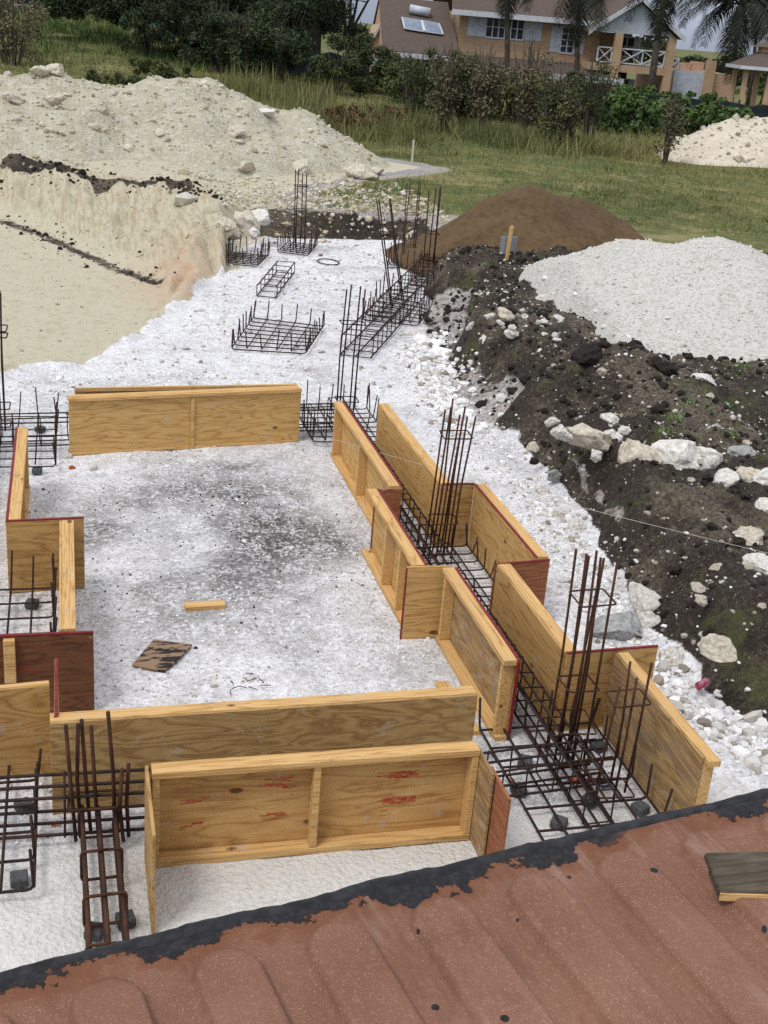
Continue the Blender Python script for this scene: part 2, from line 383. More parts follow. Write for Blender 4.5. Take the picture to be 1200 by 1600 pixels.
# ------------------------------------------------------------------ ground
PAD = [(6.9, 25.2), (6.75, 23.4)] + [at(px, py)[:2] for px, py in [(660, 412), (662, 440), (663, 480), (668, 520), (690, 552), (708, 582), (722, 606), (738, 640)]] + [(4.75, 12.2), (4.8, 11.1), (4.76, 10.2), (4.63, 9.4), (4.5, 8.35),
       (4.42, 7.5), (4.38, 6.8), (4.45, 6.5), (4.9, 6.1), (6.5, 5.0), (6.5, -6), (-12, -6), (-12, 13.0), (-3, 14.0), (-.8, 14.38), (.16, 14.95), (1.23, 16.92), (1.69, 18.1), (2.6, 21.0),
       (2.9, 22.6), (2.95, 24.0), (3.6, 24.9), (5.3, 25.0)]
PIT = [(-12, 14.2), (-3, 14.7), (-.95, 14.9), (-.1, 15.3), (.85, 17.3), (1.3, 18.5), (1.9, 20.6)] + [at(px, py, -.1)[:2] for px, py in [(262, 462), (245, 440), (185, 413), (130, 390), (60, 357), (0, 335), (-150, 290), (-400, 220)]]
PTOP = [(-12, 13.6), (-3, 14.3), (-.8, 14.5), (.16, 15.0), (1.23, 16.95), (1.69, 18.15), (2.6, 21.0)] + [at(px, py, z_)[:2] for px, py, z_ in [(350, 345, .45), (322, 310, .62), (230, 288, .65), (120, 272, .65), (40, 260, .65), (0, 253, .65), (-150, 235, .65), (-400, 190, .65)]]
TANZ = [(-14, 13.9), (-3, 14.3), (-.8, 14.6), (.1, 15.2), (1.1, 17.1), (1.6, 18.4), (2.3, 20.6), (3.0, 21.6), (3.1, 23.6), (3.9, 24.6), (4.2, 26), (5.2, 29), (7, 31), (9.5, 33.5), (7, 38), (-20, 40)]
RIDGE1 = [at(740, 455, .8), at(800, 475, .95), at(870, 500, .95), at(930, 545, .8), at(960, 580, .6)]
RIDGE2 = [at(720, 560, .4), at(800, 585, .6), at(870, 590, .6), at(960, 600, .55)]
RIDGE3 = [at(840, 690, .5), at(900, 760, .55), at(980, 850, .55), at(1060, 960, .5), at(1120, 1040, .45)]
PATH = [at(800, 650, .05), at(780, 635, 0), at(748, 610, 0)]
PATH2 = [at(706, 535, .1), at(700, 500, .1), at(708, 462, .1)]
BT_ = [at(20, 262, .6), at(80, 272, .6), at(130, 283, .6), at(200, 294, .6), at(260, 300, .6), at(318, 314, .58)]
def terrain(x, y, detail=True):
    dp = sdist(PAD, x, y); dpit = sdist(PIT, x, y)
    j = fbm(x * .9, y * .9, 3, 4) * .7
    left = sstep(4.0, 2.5, x) * sstep(19, 22, y)
    tgt = (.5 + .25 * left) * sstep(-.02, .5, dp + j * .55)
    z = tgt
    # lumps of dug soil right of the pad
    soilz = sstep(0, .4, dp) * sstep(12.5, 8.5, x) * sstep(23.5, 21.5, y) * sstep(3.9, 4.3, x)
    g = lambda ln, wd, h: h * np.exp(-(ldist(ln, x, y) / wd) ** 2)
    z = z + soilz * (g(RIDGE1, .7, .3) + g(RIDGE2, .5, .18) + g(RIDGE3, .35, .16))
    z = z + soilz * (fbm(x * 1.6, y * 1.6, 11, 4) * .34 + np.abs(fbm(x * 3.4, y * 3.4, 13, 3)) * .22)
    pth = np.maximum(np.exp(-(ldist(PATH, x, y) / .35) ** 4), np.exp(-(ldist(PATH2, x, y) / .45) ** 4))
    z = z * (1 - .8 * pth)
    # pit to the left
    dtop = sdist(PTOP, x, y); inb = (dtop < 0)
    t_ = np.clip(dpit, 0, None) / (np.clip(dpit, 0, None) + np.clip(-dtop, 0, None) + 1e-6)
    t_ = t_ + (np.floor(fbm(x * .9, y * .9, 35, 2) * 7) / 7 * .5 + fbm(x * 2.6, y * .9, 5, 4) * 1.1 + fbm(x * 6, y * 1.6, 15, 3) * .7) * t_ * (1 - t_) * 1.9
    z = z + .10 * np.exp(-(ldist(BT_, x, y) / .3) ** 2) * (1 + 3 * fbm(x * 2.5, y * 2.5, 23, 3))
    z = np.where(inb, -.1 + (np.maximum(z, .62 * sstep(20.5, 22.5, y)) + .1) * np.clip(t_, 0, 1) ** .85, z)
    dist = np.hypot(x, y)
    # rough grassland and the rise on the left
    z = z + sstep(26, 40, dist) * fbm(x * .15, y * .15, 21, 4) * .5
    rise = sstep(40, 105, y) * sstep(26, -2, x - (y - 40) * .12)
    z = z + 2.1 * rise
    if detail:
        inpad = sstep(.05, -.1, dp)
        z = z + inpad * (fbm(x * 3, y * 3, 31, 3) * .03 + fbm(x * 11, y * 11, 33, 3) * .02)
        z = z + soilz * (fbm(x * 7, y * 7, 41, 3) * .12 + np.clip(fbm(x * 5, y * 5, 43, 2), 0, 1) * .16)
    return z
def zat(x, y): return float(terrain(np.array([float(x)]), np.array([float(y)]), False)[0])
def grow(a, first, fac, end):
    out = []; s_ = first; v = a
    while v < end: v += s_; s_ *= fac; out.append(v)
    return out
fx_ = list(np.arange(-2.2, 10.2, .05)); fy_ = list(np.arange(3.6, 27.5, .05))
xs = np.array([-q for q in grow(2.2, .07, 1.13, 500)][::-1] + fx_ + grow(fx_[-1], .07, 1.11, 700))
ys = np.array([-q for q in grow(-3.6, .1, 1.3, 60)][::-1] + fy_ + grow(fy_[-1], .06, 1.045, 900))
X, Y = np.meshgrid(xs, ys); Z = terrain(X, Y)
nx, ny = len(xs), len(ys)
idx = np.arange(nx * ny).reshape(ny, nx)
F = np.stack([idx[:-1, :-1].ravel(), idx[:-1, 1:].ravel(), idx[1:, 1:].ravel(), idx[1:, :-1].ravel()], 1)
me = np_mesh('ground', np.stack([X.ravel(), Y.ravel(), Z.ravel()], 1), F, True)
dp = sdist(PAD, X, Y); dt = sdist(TANZ, X, Y); jn = fbm(X * 1.1, Y * 1.1, 51, 4)
tan_m = sstep(.15, -.15, dt + jn * .4)
path_m = np.maximum(np.exp(-(ldist(PATH, X, Y) / .45) ** 4), np.exp(-(ldist(PATH2, X, Y) / .4) ** 4) * .9)
cutface = np.exp(-((dp - .22 + jn * .3) / .05) ** 2) * sstep(8.6, 9.2, Y) * sstep(11.4, 10.8, Y) * sstep(4, 4.3, X) * (jn > -.12)
path_m = path_m * sstep(.45, .2, Z)
path_m = np.maximum(path_m, cutface * .75)
dist = np.hypot(X, Y)
soil_m = sstep(-.05, .15, dp + jn * .5) * sstep(3.8, 4.2, X) * sstep(.8, .3, np.maximum(Y - 21.5, 0) * .6 + jn) * (1 - path_m * np.clip(.75 + fbm(X * 2.3, Y * 2.3, 53, 4) * 1.6, 0, 1))
# dark cut at the far end of the pad and the top-soil lines of the bank
far_cut = np.exp(-((dp - .18) / .28) ** 2) * sstep(3.3, 3.8, X) * sstep(23.2, 24.0, Y)
BT = [at(20, 262, .6), at(80, 272, .6), at(130, 283, .6), at(200, 294, .6), at(260, 300, .6), at(318, 314, .58)]
BB = [at(0, 340, -.05), at(60, 362, -.05), at(135, 395, -.05), at(180, 415, -.05), at(245, 438, -.05)]
topsoil = np.exp(-((ldist(BT, X, Y) + jn * 1.1) / .2) ** 2) * .95
debris = np.exp(-((ldist(BB, X, Y) + jn * .3) / .3) ** 2) * .72 * (jn + .8)
soil_m = np.clip(np.maximum.reduce([soil_m, far_cut, topsoil, debris]), 0, 1)
turf_m = np.clip(sstep(23.5, 26.5, Y + (X - 8) * .25 + jn * 3) * sstep(.4, 1.2, dt + jn) * sstep(.3, .9, dp), 0, 1)
turf_m = np.maximum(turf_m, sstep(36, 40, Y + jn * 4))
turf_m = np.maximum(turf_m, sstep(10, 12, X + jn * 3) * sstep(.3, .9, dp))
soil_m = np.maximum(soil_m, np.exp(-((X - 7.2) ** 2 + (Y - 20.6) ** 2) / 1.2))
path_m = np.maximum(path_m, sstep(.05, .2, dp) * .95 * (X > 3.2) * (1 - tan_m))
dirt = np.exp(-(((X - 1.2) / 1.15) ** 2 + ((Y - 9.8) / 1.55) ** 2) ** 1.3) * .9 + np.exp(-((ldist([(.3, 8.2), (.5, 9.6), (1.6, 10.6)], X, Y)) / .6) ** 2) * .35 + .12
for u_, v_, a_, b_, g_ in ((2.15, 9.6, .35, .55, 1.0), (.35, 8.35, .35, .5, .9), (2.1, 8.6, .4, .25, .5), (.6, 11.3, .7, .3, .55), (1.6, 11.5, .5, .3, .6), (.2, 9.6, .3, .5, .6)): dirt = np.maximum(dirt, g_ * np.exp(-(((X - u_) / a_) ** 2 + ((Y - v_) / b_) ** 2)))
dirt = np.maximum(dirt, np.exp(-(((X + .5) / .5) ** 2 + ((Y - 8.4) / .8) ** 2)) * .7)
smooth = sstep(5.75, 5.5, Y)
pink = np.exp(-(((X - 1.9) / .8) ** 2 + ((Y - 20.2) / 1.7) ** 2)) * .8
face = sstep(.15, .5, np.clip(sdist(PIT, X, Y), 0, None)) * (sdist(PTOP, X, Y) < .1) * sstep(20.5, 22, Y)
lf = sstep(-.12, .16, fbm(X * 1.15 + 3, Y * .8, 161, 4)) * .85 + .15
dirt = np.clip(dirt, 0, 1) * lf
for nme, val in (('face', face), ('tan', tan_m), ('soil', soil_m), ('turf', turf_m), ('dirt', np.clip(dirt * .95 + np.clip(fbm(X * 1.3, Y * 2.0, 61) - .03, 0, 1) * .9 * (dp < 0) * (Y > 6.2), 0, 1)), ('smooth', smooth), ('pink', pink), ('path', path_m)):
    add_attr(me, nme, val.ravel())
tag(link_mesh('ground', me, M['ground']), kind='structure')

# ------------------------------------------------------------------ stones
def icos(sub=1):
    bm = bmesh.new(); bmesh.ops.create_icosphere(bm, subdivisions=sub, radius=1)
    V = np.array([v.co[:] for v in bm.verts]); F_ = np.array([[v.index for v in f.verts] for f in bm.faces]); bm.free(); return V, F_
ICO1, ICF1 = icos(1); ICO2, ICF2 = icos(2); ICO3, ICF3 = icos(3)
OCT = np.array([(1, 0, 0), (-1, 0, 0), (0, 1, 0), (0, -1, 0), (0, 0, 1), (0, 0, -1)], float)
OCF = np.array([(0, 2, 4), (2, 1, 4), (1, 3, 4), (3, 0, 4), (2, 0, 5), (1, 2, 5), (3, 1, 5), (0, 3, 5)])
def rotm(n):
    q = RNG.normal(size=(n, 4)); q /= np.linalg.norm(q, axis=1)[:, None]; a, b, c_, d = q.T
    return np.stack([1 - 2 * (c_ * c_ + d * d), 2 * (b * c_ - a * d), 2 * (b * d + a * c_), 2 * (b * c_ + a * d), 1 - 2 * (b * b + d * d), 2 * (c_ * d - a * b), 2 * (b * d - a * c_), 2 * (c_ * d + a * b), 1 - 2 * (b * b + c_ * c_)], 1).reshape(n, 3, 3)
def stones(name, P_, S_, mat, label, cat, sink=.25, base=(ICO1, ICF1)):
    n = len(P_); B, BF = base
    sc_ = S_[:, None] * RNG.uniform(.55, 1.1, (n, 3)) * .5
    V = B[None] * RNG.uniform(.75, 1.2, (n, len(B), 1)) * sc_[:, None, :]
    V = np.einsum('nij,nkj->nki', rotm(n), V); V[:, :, 2] *= .8
    V += P_[:, None, :]; V[:, :, 2] += (S_ * (.35 - sink))[:, None]
    F_ = BF[None] + (np.arange(n) * len(B))[:, None, None]
    me = np_mesh(name, V.reshape(-1, 3), F_.reshape(-1, 3)); o = link_mesh(name, me, mat)
    return tag(o, label, cat, kind='stuff')
def scatter(n, xr, yr, keep):
    x = RNG.uniform(*xr, n); y = RNG.uniform(*yr, n); q = keep(x, y) > RNG.random(n); x, y = x[q], y[q]
    return np.stack([x, y, terrain(x, y)], 1)
pk = lambda x, y: (sdist(PAD, x, y) < -.05) * (.25 + .75 * (fbm(x * 1.3, y * 1.3, 71) > -.02)) * sstep(5.3, 6.0, y)
p = scatter(34000, (-1.2, 5), (5, 14.5), pk); stones('coral_chips', p, (RNG.gamma(1.7, .0065, len(p)) + .006), M['chip'], 'fine white coral chips covering the excavated floor', 'gravel', base=(OCT, OCF))
p = scatter(9000, (-1.2, 4), (7, 14), lambda x, y: np.exp(-(((x - 1.2) / 1.1) ** 2 + ((y - 9.9) / 1.5) ** 2)) * .8 + .05 * (sdist(PAD, x, y) < -.1))
stones('dark_chips', p, RNG.gamma(1.6, .005, len(p)) + .005, M['clod'], 'dark soil crumbs on the white excavated floor', 'gravel', base=(OCT, OCF))
p = scatter(12000, (-1, 7), (14, 25), lambda x, y: (sdist(PAD, x, y) < -.05) * .6); stones('coral_gravel', p, RNG.gamma(2.2, .014, len(p)) + .01, M['chip'], 'white coral gravel on the far part of the floor', 'gravel', base=(OCT, OCF))
def edgek(x, y):
    d_ = sdist(PAD, x, y); return np.exp(-((d_ + .28) / .26) ** 2) * ((x > 3.5) & (y < 16.5)) * (.35 + .65 * (fbm(x, y, 81) > -.05))
p = scatter(26000, (3.5, 6.5), (5.5, 16.5), edgek); stones('edge_rubble', p, (RNG.gamma(1.8, .022, len(p)) + .018) * np.where((p[:, 1] > 7.3) & (p[:, 1] < 12.5), .55, 1), M['chip'], 'broken white stones along the foot of the dark soil edge', 'rubble')
p = scatter(2600, (4.9, 6.4), (13.2, 17), lambda x, y: np.exp(-((sdist(PAD, x, y) + .35) / .35) ** 2) * (x < 6)); stones('edge_rubble', p, RNG.gamma(2, .035, len(p)) + .03, M['chip'], 'heap of white stones at the bend of the soil edge', 'rubble')
sk = lambda x, y: (sdist(PAD, x, y) > .02) * (x > 3.9) * (.3 + .7 * (fbm(x * .9, y * .9, 91) > 0))
p = scatter(15000, (4, 11.5), (5, 21.5), sk); stones('soil_pebbles', p, RNG.gamma(1.4, .014, len(p)) + .012, M['pebble'], 'small pale stones mixed in the black soil', 'pebbles')
p = scatter(6000, (4, 11), (5, 21.5), sk); stones('soil_clods', p, RNG.gamma(1.6, .025, len(p)) + .02, M['clod'], 'crumbly black soil clods on the right hand bank', 'clods', base=(ICO2, ICF2))
p = scatter(5000, (3, 8), (24, 33), lambda x, y: (sdist(PAD, x, y) > .02) * (dt_ := np.exp(-((y - 25.5 - (x - 3) * .3) / 2.2) ** 2)))
stones('bank_pebbles', p, RNG.gamma(1.5, .04, len(p)) + .02, M['rock_mix'], 'pale stones strewn over the ground behind the far cut', 'pebbles', base=(OCT, OCF))
p = scatter(2600, (-2, 3.5), (15, 30), lambda x, y: np.maximum(np.exp(-(ldist(BB, x, y) / .35) ** 2), np.exp(-(ldist(BT, x, y) / .5) ** 2)))
stones('bank_clods', p, RNG.gamma(1.1, .028, len(p)) + .015, M['clod'], 'dark topsoil crumbs along the tan bank', 'clods')

p = scatter(9000, (-2.5, 7), (24, 33), lambda x, y: (sdist(PTOP, x, y) > .1) * (sdist(PAD, x, y) > .3) * np.clip(.25 + fbm(x, y, 29) * 2, 0, 1))
stones('bank_pebbles', p, RNG.gamma(1.4, .035, len(p)) + .02, M['rock_mix'], 'loose stones between the cut bank and the rubble heap', 'pebbles')
p = scatter(5000, (-2.5, 4), (22, 31), lambda x, y: (sdist(PTOP, x, y) < 0) * (sdist(PIT, x, y) > 0) * (x < 3) * np.clip(fbm(x * 1.5, y * 1.5, 31) * 2.5, 0, 1))
stones('bank_pebbles', p, RNG.gamma(1.3, .03, len(p)) + .015, M['rock_mix'], 'crumbled stones on the face of the tan bank', 'pebbles')
p = scatter(3500, (-2.5, 3), (14.5, 28), lambda x, y: (sdist(PIT, x, y) < .2) * .5)
stones('pit_pebbles', p, RNG.gamma(1.2, .014, len(p)) + .01, M['rock_mix'], 'fine crumbs on the tan floor of the pit', 'pebbles', base=(OCT, OCF))
p = scatter(7000, (-2, 3.2), (23, 31), lambda x, y: np.exp(-(ldist(BT, x, y) / .22) ** 2) * np.clip(.5 + fbm(x * 2, y * 2, 37) * 3, 0, 1))
stones('bank_clods', p, RNG.gamma(1.2, .035, len(p)) + .02, M['clod'], 'lumpy topsoil along the upper edge of the tan bank', 'clods', base=(ICO2, ICF2))
def rock_mesh(seed, sub=3):
    r = np.random.default_rng(seed); B, BF = (ICO3, ICF3) if sub == 3 else (ICO2, ICF2)
    V = B.copy()
    for _ in range(9):                         # chop with planes: broken facets
        n = r.normal(size=3); n /= np.linalg.norm(n); h = r.uniform(.55, .85)
        d_ = V @ n - h; V = V - np.where(d_ > 0, d_, 0)[:, None] * n
    V *= 1 + .10 * np.sin(V @ r.normal(size=(3,)) * 3.1)[:, None] + .05 * np.sin(V @ r.normal(size=(3,)) * 9)[:, None] + .04 * np.sin(V @ r.normal(size=(3,)) * 14)[:, None] + r.normal(0, .028, (len(V), 1))
    V *= r.uniform(.75, 1.2, 3) * np.array([1.1, 1, .8])
    return np_mesh('limestone_rock', V, BF, False)
ROCKS = [rock_mesh(100 + i) for i in range(10)]
for r_ in ROCKS: r_.materials.append(None)
def rock(px, py, size, label, mat='rock', group=None, z=None, name='limestone_rock', zoff=0.0, terr=True):
    zg = z if z is not None else .5
    for _ in range(6):
        q = at(px, py, zg); 
        if z is None: zg = zat(q[0], q[1])
    q = at(px, py, zg)
    me = random.choice(ROCKS); o = bpy.data.objects.new(name, me); COL.objects.link(o)
    o.material_slots[0].link = 'OBJECT'; o.material_slots[0].material = M[mat]
    o.location = (q[0], q[1], q[2] + size * .07 + zoff); sc_ = size * .5
    o.scale = (sc_ * random.uniform(.85, 1.15), sc_ * random.uniform(.85, 1.15), sc_ * random.uniform(.75, 1.0))
    o.rotation_euler = (random.uniform(-.4, .4), random.uniform(-.4, .4), random.uniform(0, 6.3))
    return tag(o, label, 'rock', group)
G1 = 'rocks strewn over the black soil'
big = [(918, 690, .52, 'rock_tan', 'large buff limestone boulder, leftmost of the row of boulders on black soil'),
       (950, 690, .38, 'rock', 'pale boulder leaning against the buff boulder in the row on black soil'),
       (988, 714, .50, 'rock_tan', 'buff rough boulder in the middle of the boulder row on black soil'),
       (1022, 722, .30, 'rock_tan', 'tan boulder tucked left of the big white boulder in the row'),
       (1056, 722, .58, 'rock', 'biggest bright white boulder in the row on black soil'),
       (1098, 720, .40, 'rock', 'flat white slab of rock at the right end of the boulder row'),
       (930, 714, .17, 'rock', 'small white rock in front of the leftmost buff boulder'),
       (876, 680, .24, 'rock', 'pointed white rock standing left of the boulder row'),
       (953, 660, .22, 'rock', 'white rock lying just above the boulder row'),
       (974, 674, .15, 'rock', 'small round white rock above the middle of the boulder row'),
       (1020, 683, .20, 'rock_tan', 'rounded tan rock behind the boulder row'),
       (1117, 681, .26, 'rock_gray', 'pale grey block of rock standing above the end of the boulder row'),
       (1153, 711, .26, 'rock_gray', 'squared grey white rock right of the boulder row'),
       (1133, 754, .28, 'rock', 'angular white rock below the right end of the boulder row'),
       (1164, 747, .29, 'rock_tan', 'tan boulder beside the angular white rock near the photo right edge'),
       (1195, 752, .32, 'rock', 'white boulder cut by the right edge beside the tan boulder'),
       (1103, 600, .38, 'rock', 'lone long white rock on the dark ground below the white gravel heap'),
       (1108, 620, .15, 'rock_tan', 'small stone just under the lone long white rock'),
       (1131, 843, .25, 'rock', 'white rock touching a tan slab on the lower soil slope'),
       (1167, 848, .36, 'rock_tan', 'tan slab of rock right of a white rock on the lower soil slope'),
       (1192, 888, .22, 'rock', 'white rock at the right edge below the tan slab'),
       (1195, 800, .25, 'rock', 'white rock at the right edge above the tan slab'),
       (1122, 889, .15, 'rock_tan', 'tan stone below the tan slab on the soil slope'),
       (1091, 920, .14, 'rock_tan', 'upper of two small tan stones low on the soil slope'),
       (1094, 940, .12, 'rock_tan', 'lower of two small tan stones low on the soil slope'),
       (1122, 1018, .24, 'rock_tan', 'half buried tan slab in the lower soil bank'),
       (1066, 820, .1, 'rock', 'small white stone between soil ridge and tan slab'),
       (1008, 941, .30, 'rock', 'round white boulder at the soil foot behind the column bars'),
       (1008, 972, .28, 'rock', 'white boulder just below the round boulder at the soil foot'),
       (1052, 1030, .30, 'rock', 'white boulder beside the protruding plywood corner'),
       (945, 985, .42, 'rock_gray', 'pale grey boulder seen behind the nearest column bars'),
       (986, 990, .2, 'rock_tan', 'pinkish tan rock right of the pale grey boulder'),
       (902, 825, .2, 'rock', 'white rock at the foot of the dark soil cut'),
       (872, 806, .16, 'rock_tan', 'tan rock on white gravel below the dark soil cut'),
       (832, 700, .14, 'rock_tan', 'buff stone on the soil corner by the worn path'),
       (862, 662, .16, 'rock', 'white stone at the top of the soil corner by the path'),
       (848, 770, .16, 'rock', 'white stone on the gravel under the soil cut'),
       (820, 632, .13, 'rock', 'small white stone at the edge of the worn path'),
       (870, 588, .13, 'rock', 'white stone on the clods above the worn path'),
       (908, 616, .19, 'rock', 'white stone right of the worn path on rubble'),
       (941, 582, .14, 'rock_tan', 'tan stone among the clods below the gravel heap'),
       (1044, 605, .18, 'rock', 'white stone left of the lone long rock'),
       (790, 494, .28, 'rock_tan', 'rounded tan boulder in the soil mound beside the gravel heap'),
       (757, 532, .17, 'rock', 'bright round white rock low on the soil mound'),
       (798, 522, .2, 'rock', 'flat white rock in the middle of the soil mound'),
       (848, 470, .22, 'rock', 'white rock on the crest of the soil mound'),
       (873, 502, .2, 'rock', 'white rock at the right side of the soil mound'),
       (812, 550, .14, 'rock', 'white stone at the bottom of the soil mound'),
       (865, 745, .2, 'rock_gray', 'grey rock embedded in the top of the soil cut'),
       (700, 640, .1, 'rock', 'white stone beside the upper column bars')]
for px, py, s_, mt, lb in big: rock(px, py, s_, lb, mt, G1)
for i in range(70):
    px, py = random.uniform(745, 900), random.uniform(455, 550)
    if py < 452 + max(0, px - 860) * .8 or py > 500 + (px - 745) * .3: continue
    rock(px, py, random.uniform(.06, .16), 'small white stone embedded in the soil mound by the gravel heap', 'rock', 'small stones in the soil mound')
for i in range(60):
    px, py = random.uniform(900, 1200), random.uniform(600, 1000)
    q = at(px, py, .5)
    if sdist(PAD, np.array([q[0]]), np.array([q[1]]))[0] < .2: continue
    rock(px, py, random.uniform(.05, .11), 'small pale stone scattered on the black soil slope', random.choice(['rock', 'rock_tan', 'rock_tan']), 'small stones on the soil slope')
for px, py, s_, lb in [(985, 545, .34, 'long dark soil clod at the foot of the white gravel heap'), (910, 490, .36, 'upright black soil clod against the gravel heap'),
                       (915, 560, .4, 'black clod on the lower soil mound'), (868, 585, .34, 'black clod beside the white stone above the path'), (1040, 580, .36, 'black clod in front of the gravel heap foot')]:
    rock(px, py, s_, lb, 'clod', 'big black soil clods', name='soil_clod')
rock(107, 714, .09, 'white stone by the corner of the far timber box', 'rock', z=0)
rock(113, 731, .07, 'orange brick fragment on the floor by the far timber box', 'brick', z=0, name='brick_fragment')['category'] = 'brick'
rock(147, 733, .11, 'flat pale stone beside the brick fragment', 'rock', z=0)
rock(385, 350, .62, 'big tan boulder at the near end of the tan bank', 'rock_tan', 'boulders at the bank end')
rock(350, 358, .5, 'tan boulder left of the big one at the bank end', 'rock_tan', 'boulders at the bank end')
rock(368, 372, .3, 'small tan boulder below the bank end boulders', 'rock_tan', 'boulders at the bank end')
rock(405, 345, .45, 'rough pale boulder right of the big tan boulder at the bank end', 'rock', 'boulders at the bank end')
rock(395, 366, .3, 'small pale boulder in front of the bank end boulders', 'rock', 'boulders at the bank end')
rock(503, 378, .22, 'lone tan rock at the far edge of the white floor', 'rock_tan')

# ------------------------------------------------------------------ heaps
def heap(name, crest, slope, mat, label, res, seed, amp, freq, base=.3, sharp=.25, cut=None):
    c_ = np.array(crest); lo = c_.min(0) - 6; hi = c_.max(0) + 6
    gx = np.arange(lo[0], hi[0], res); gy = np.arange(lo[1], hi[1], res); X_, Y_ = np.meshgrid(gx, gy)
    z = np.full(X_.shape, -9.0)
    for a, b in zip(c_[:-1], c_[1:]):
        ex, ey = (b - a)[:2]; t = np.clip(((X_ - a[0]) * ex + (Y_ - a[1]) * ey) / (ex * ex + ey * ey + 1e-9), 0, 1)
        d_ = np.hypot(X_ - a[0] - t * ex, Y_ - a[1] - t * ey)
        z = np.maximum(z, a[2] + t * (b[2] - a[2]) - slope * (np.sqrt(d_ * d_ + sharp * sharp) - sharp))
    wx = fbm(X_ * freq * .35, Y_ * freq * .35, seed, 3); z = z + wx * amp * 2.2 + fbm(X_ * freq, Y_ * freq, seed + 3, 4, .6) * amp
    if cut: z = z - cut(X_, Y_)
    tz = terrain(X_, Y_, False) - .12
    keep = z > tz - .15
    z = np.maximum(z, tz - .15)
    ok = keep[:-1, :-1] | keep[1:, :-1] | keep[:-1, 1:] | keep[1:, 1:]
    id_ = np.arange(X_.size).reshape(X_.shape)
    F_ = np.stack([id_[:-1, :-1][ok], id_[:-1, 1:][ok], id_[1:, 1:][ok], id_[1:, :-1][ok]], 1)
    used = np.unique(F_); mp = np.full(X_.size, -1); mp[used] = np.arange(len(used))
    V = np.stack([X_.ravel(), Y_.ravel(), z.ravel()], 1)[used]
    o = link_mesh(name, np_mesh(name, V, mp[F_], True), mat)
    return tag(o, label, 'heap'), (gx, gy, z)
def heap_pts(H_, n, tzmin=.15):
    gx, gy, z = H_; i = RNG.integers(1, len(gy) - 1, n); j = RNG.integers(1, len(gx) - 1, n)
    q = z[i, j] > terrain(gx[j], gy[i], False) + tzmin; i, j = i[q], j[q]
    return np.stack([gx[j], gy[i], z[i, j]], 1)
cr = [atd(*q) for q in [(-160, 90, 33.5), (-60, 98, 33), (20, 104, 32.5), (72, 92, 32.5), (120, 116, 33), (165, 146, 33), (205, 122, 33.5), (250, 106, 33.5), (330, 118, 34), (390, 142, 34.3), (450, 166, 34.5), (490, 204, 34.5)]]
hp_, HR = heap('rubble_heap', cr, .50, M['rubble'], 'long tan heap of excavated limestone rubble behind the bank', .11, 5, .42, 1.3)
p = heap_pts(HR, 16000); q_ = (fbm(p[:, 0] * .8, p[:, 1] * .8, 66) > -.08) | (RNG.random(len(p)) < .25); p = p[q_]; stones('heap_stones', p, RNG.gamma(1.15, .042, len(p)) + .02, M['rock_mix'], 'loose stones covering the tan rubble heap', 'rubble', base=(ICO1, ICF1))
GH = 'boulders on the rubble heap'
for px, py, d_, s_, lb in [(62, 112, 32.2, .7, 'pale boulder on the left peak of the rubble heap'), (90, 108, 32.2, .6, 'boulder on top of the left peak of the rubble heap'), (155, 165, 31.5, .55, 'smooth grey boulder below the left peak of the rubble heap'),
                       (83, 158, 31.5, .5, 'boulder halfway up the left part of the rubble heap'), (138, 118, 32.6, .4, 'boulder on the dip of the rubble heap skyline'), (20, 155, 31.5, .5, 'boulder near the left edge on the rubble heap'),
                       (368, 208, 31, .5, 'grey rock halfway up the right half of the rubble heap'), (418, 178, 32.5, .4, 'rock on the right shoulder of the rubble heap'), (470, 265, 30.5, .6, 'tan boulder at the foot of the rubble heap'),
                       (383, 266, 29.5, .5, 'tan rock at the middle foot of the rubble heap'), (565, 270, 33, .9, 'large pale boulder at the right toe of the rubble heap'), (585, 268, 34, .5, 'rock at the very right toe of the rubble heap'), (365, 132, 33.9, .45, 'white rock on the skyline right of the middle of the rubble heap')]:
    q = np.array(atd(px, py, d_)); gx, gy, hz_ = HR
    o = rock(px, py, s_, lb, 'rock_tan' if s_ > .45 else 'rock', GH, z=0)
    for dd in np.arange(26, 37, .1):          # first meeting of the sight line with the heap or ground
        t = atd(px, py, dd); ix = int((t[0] - gx[0]) / .11); iy = int((t[1] - gy[0]) / .11)
        hh = max(zat(t[0], t[1]), hz_[iy, ix] if 0 <= iy < len(gy) and 0 <= ix < len(gx) else -9)
        if t[2] < hh + s_ * .15: break
    o.location = (t[0], t[1], hh + s_ * .1)
cr = [atd(*q) for q in [(838, 424, 20.2), (900, 404, 19.6), (980, 386, 19.2), (1060, 389, 18.7), (1122, 378, 18.4), (1150, 386, 18.3), (1215, 415, 18.0)]]
_, HG = heap('gravel_heap', cr, .45, M['gravel'], 'broad heap of pale crushed gravel on the right', .06, 15, .16, 1.0, sharp=.3, cut=lambda x, y: 1.0 * np.clip(7.35 - x + fbm(x, y, 3) * .5, 0, None))
p = heap_pts(HG, 900, .01); p = p[p[:, 2] < terrain(p[:, 0], p[:, 1], False) + .35]; stones('heap_stones', p, RNG.gamma(1.5, .03, len(p)) + .03, M['chip'], 'coarser stones rolled to the foot of the pale gravel heap', 'rubble')
p = heap_pts(HG, 26000, .02); stones('heap_gravel', p, RNG.gamma(2, .012, len(p)) + .012, M['rock'], 'loose pale gravel pieces on the white gravel heap', 'gravel', base=(OCT, OCF))
cr = [atd(*q) for q in [(765, 336, 23.5), (800, 300, 24), (828, 288, 24.4), (865, 304, 24.8), (925, 322, 25.2)]]
heap('sand_heap', cr, .70, M['sand'], 'cone of dark brown sand behind the pale gravel heap', .07, 25, .24, 1.4, sharp=.25)
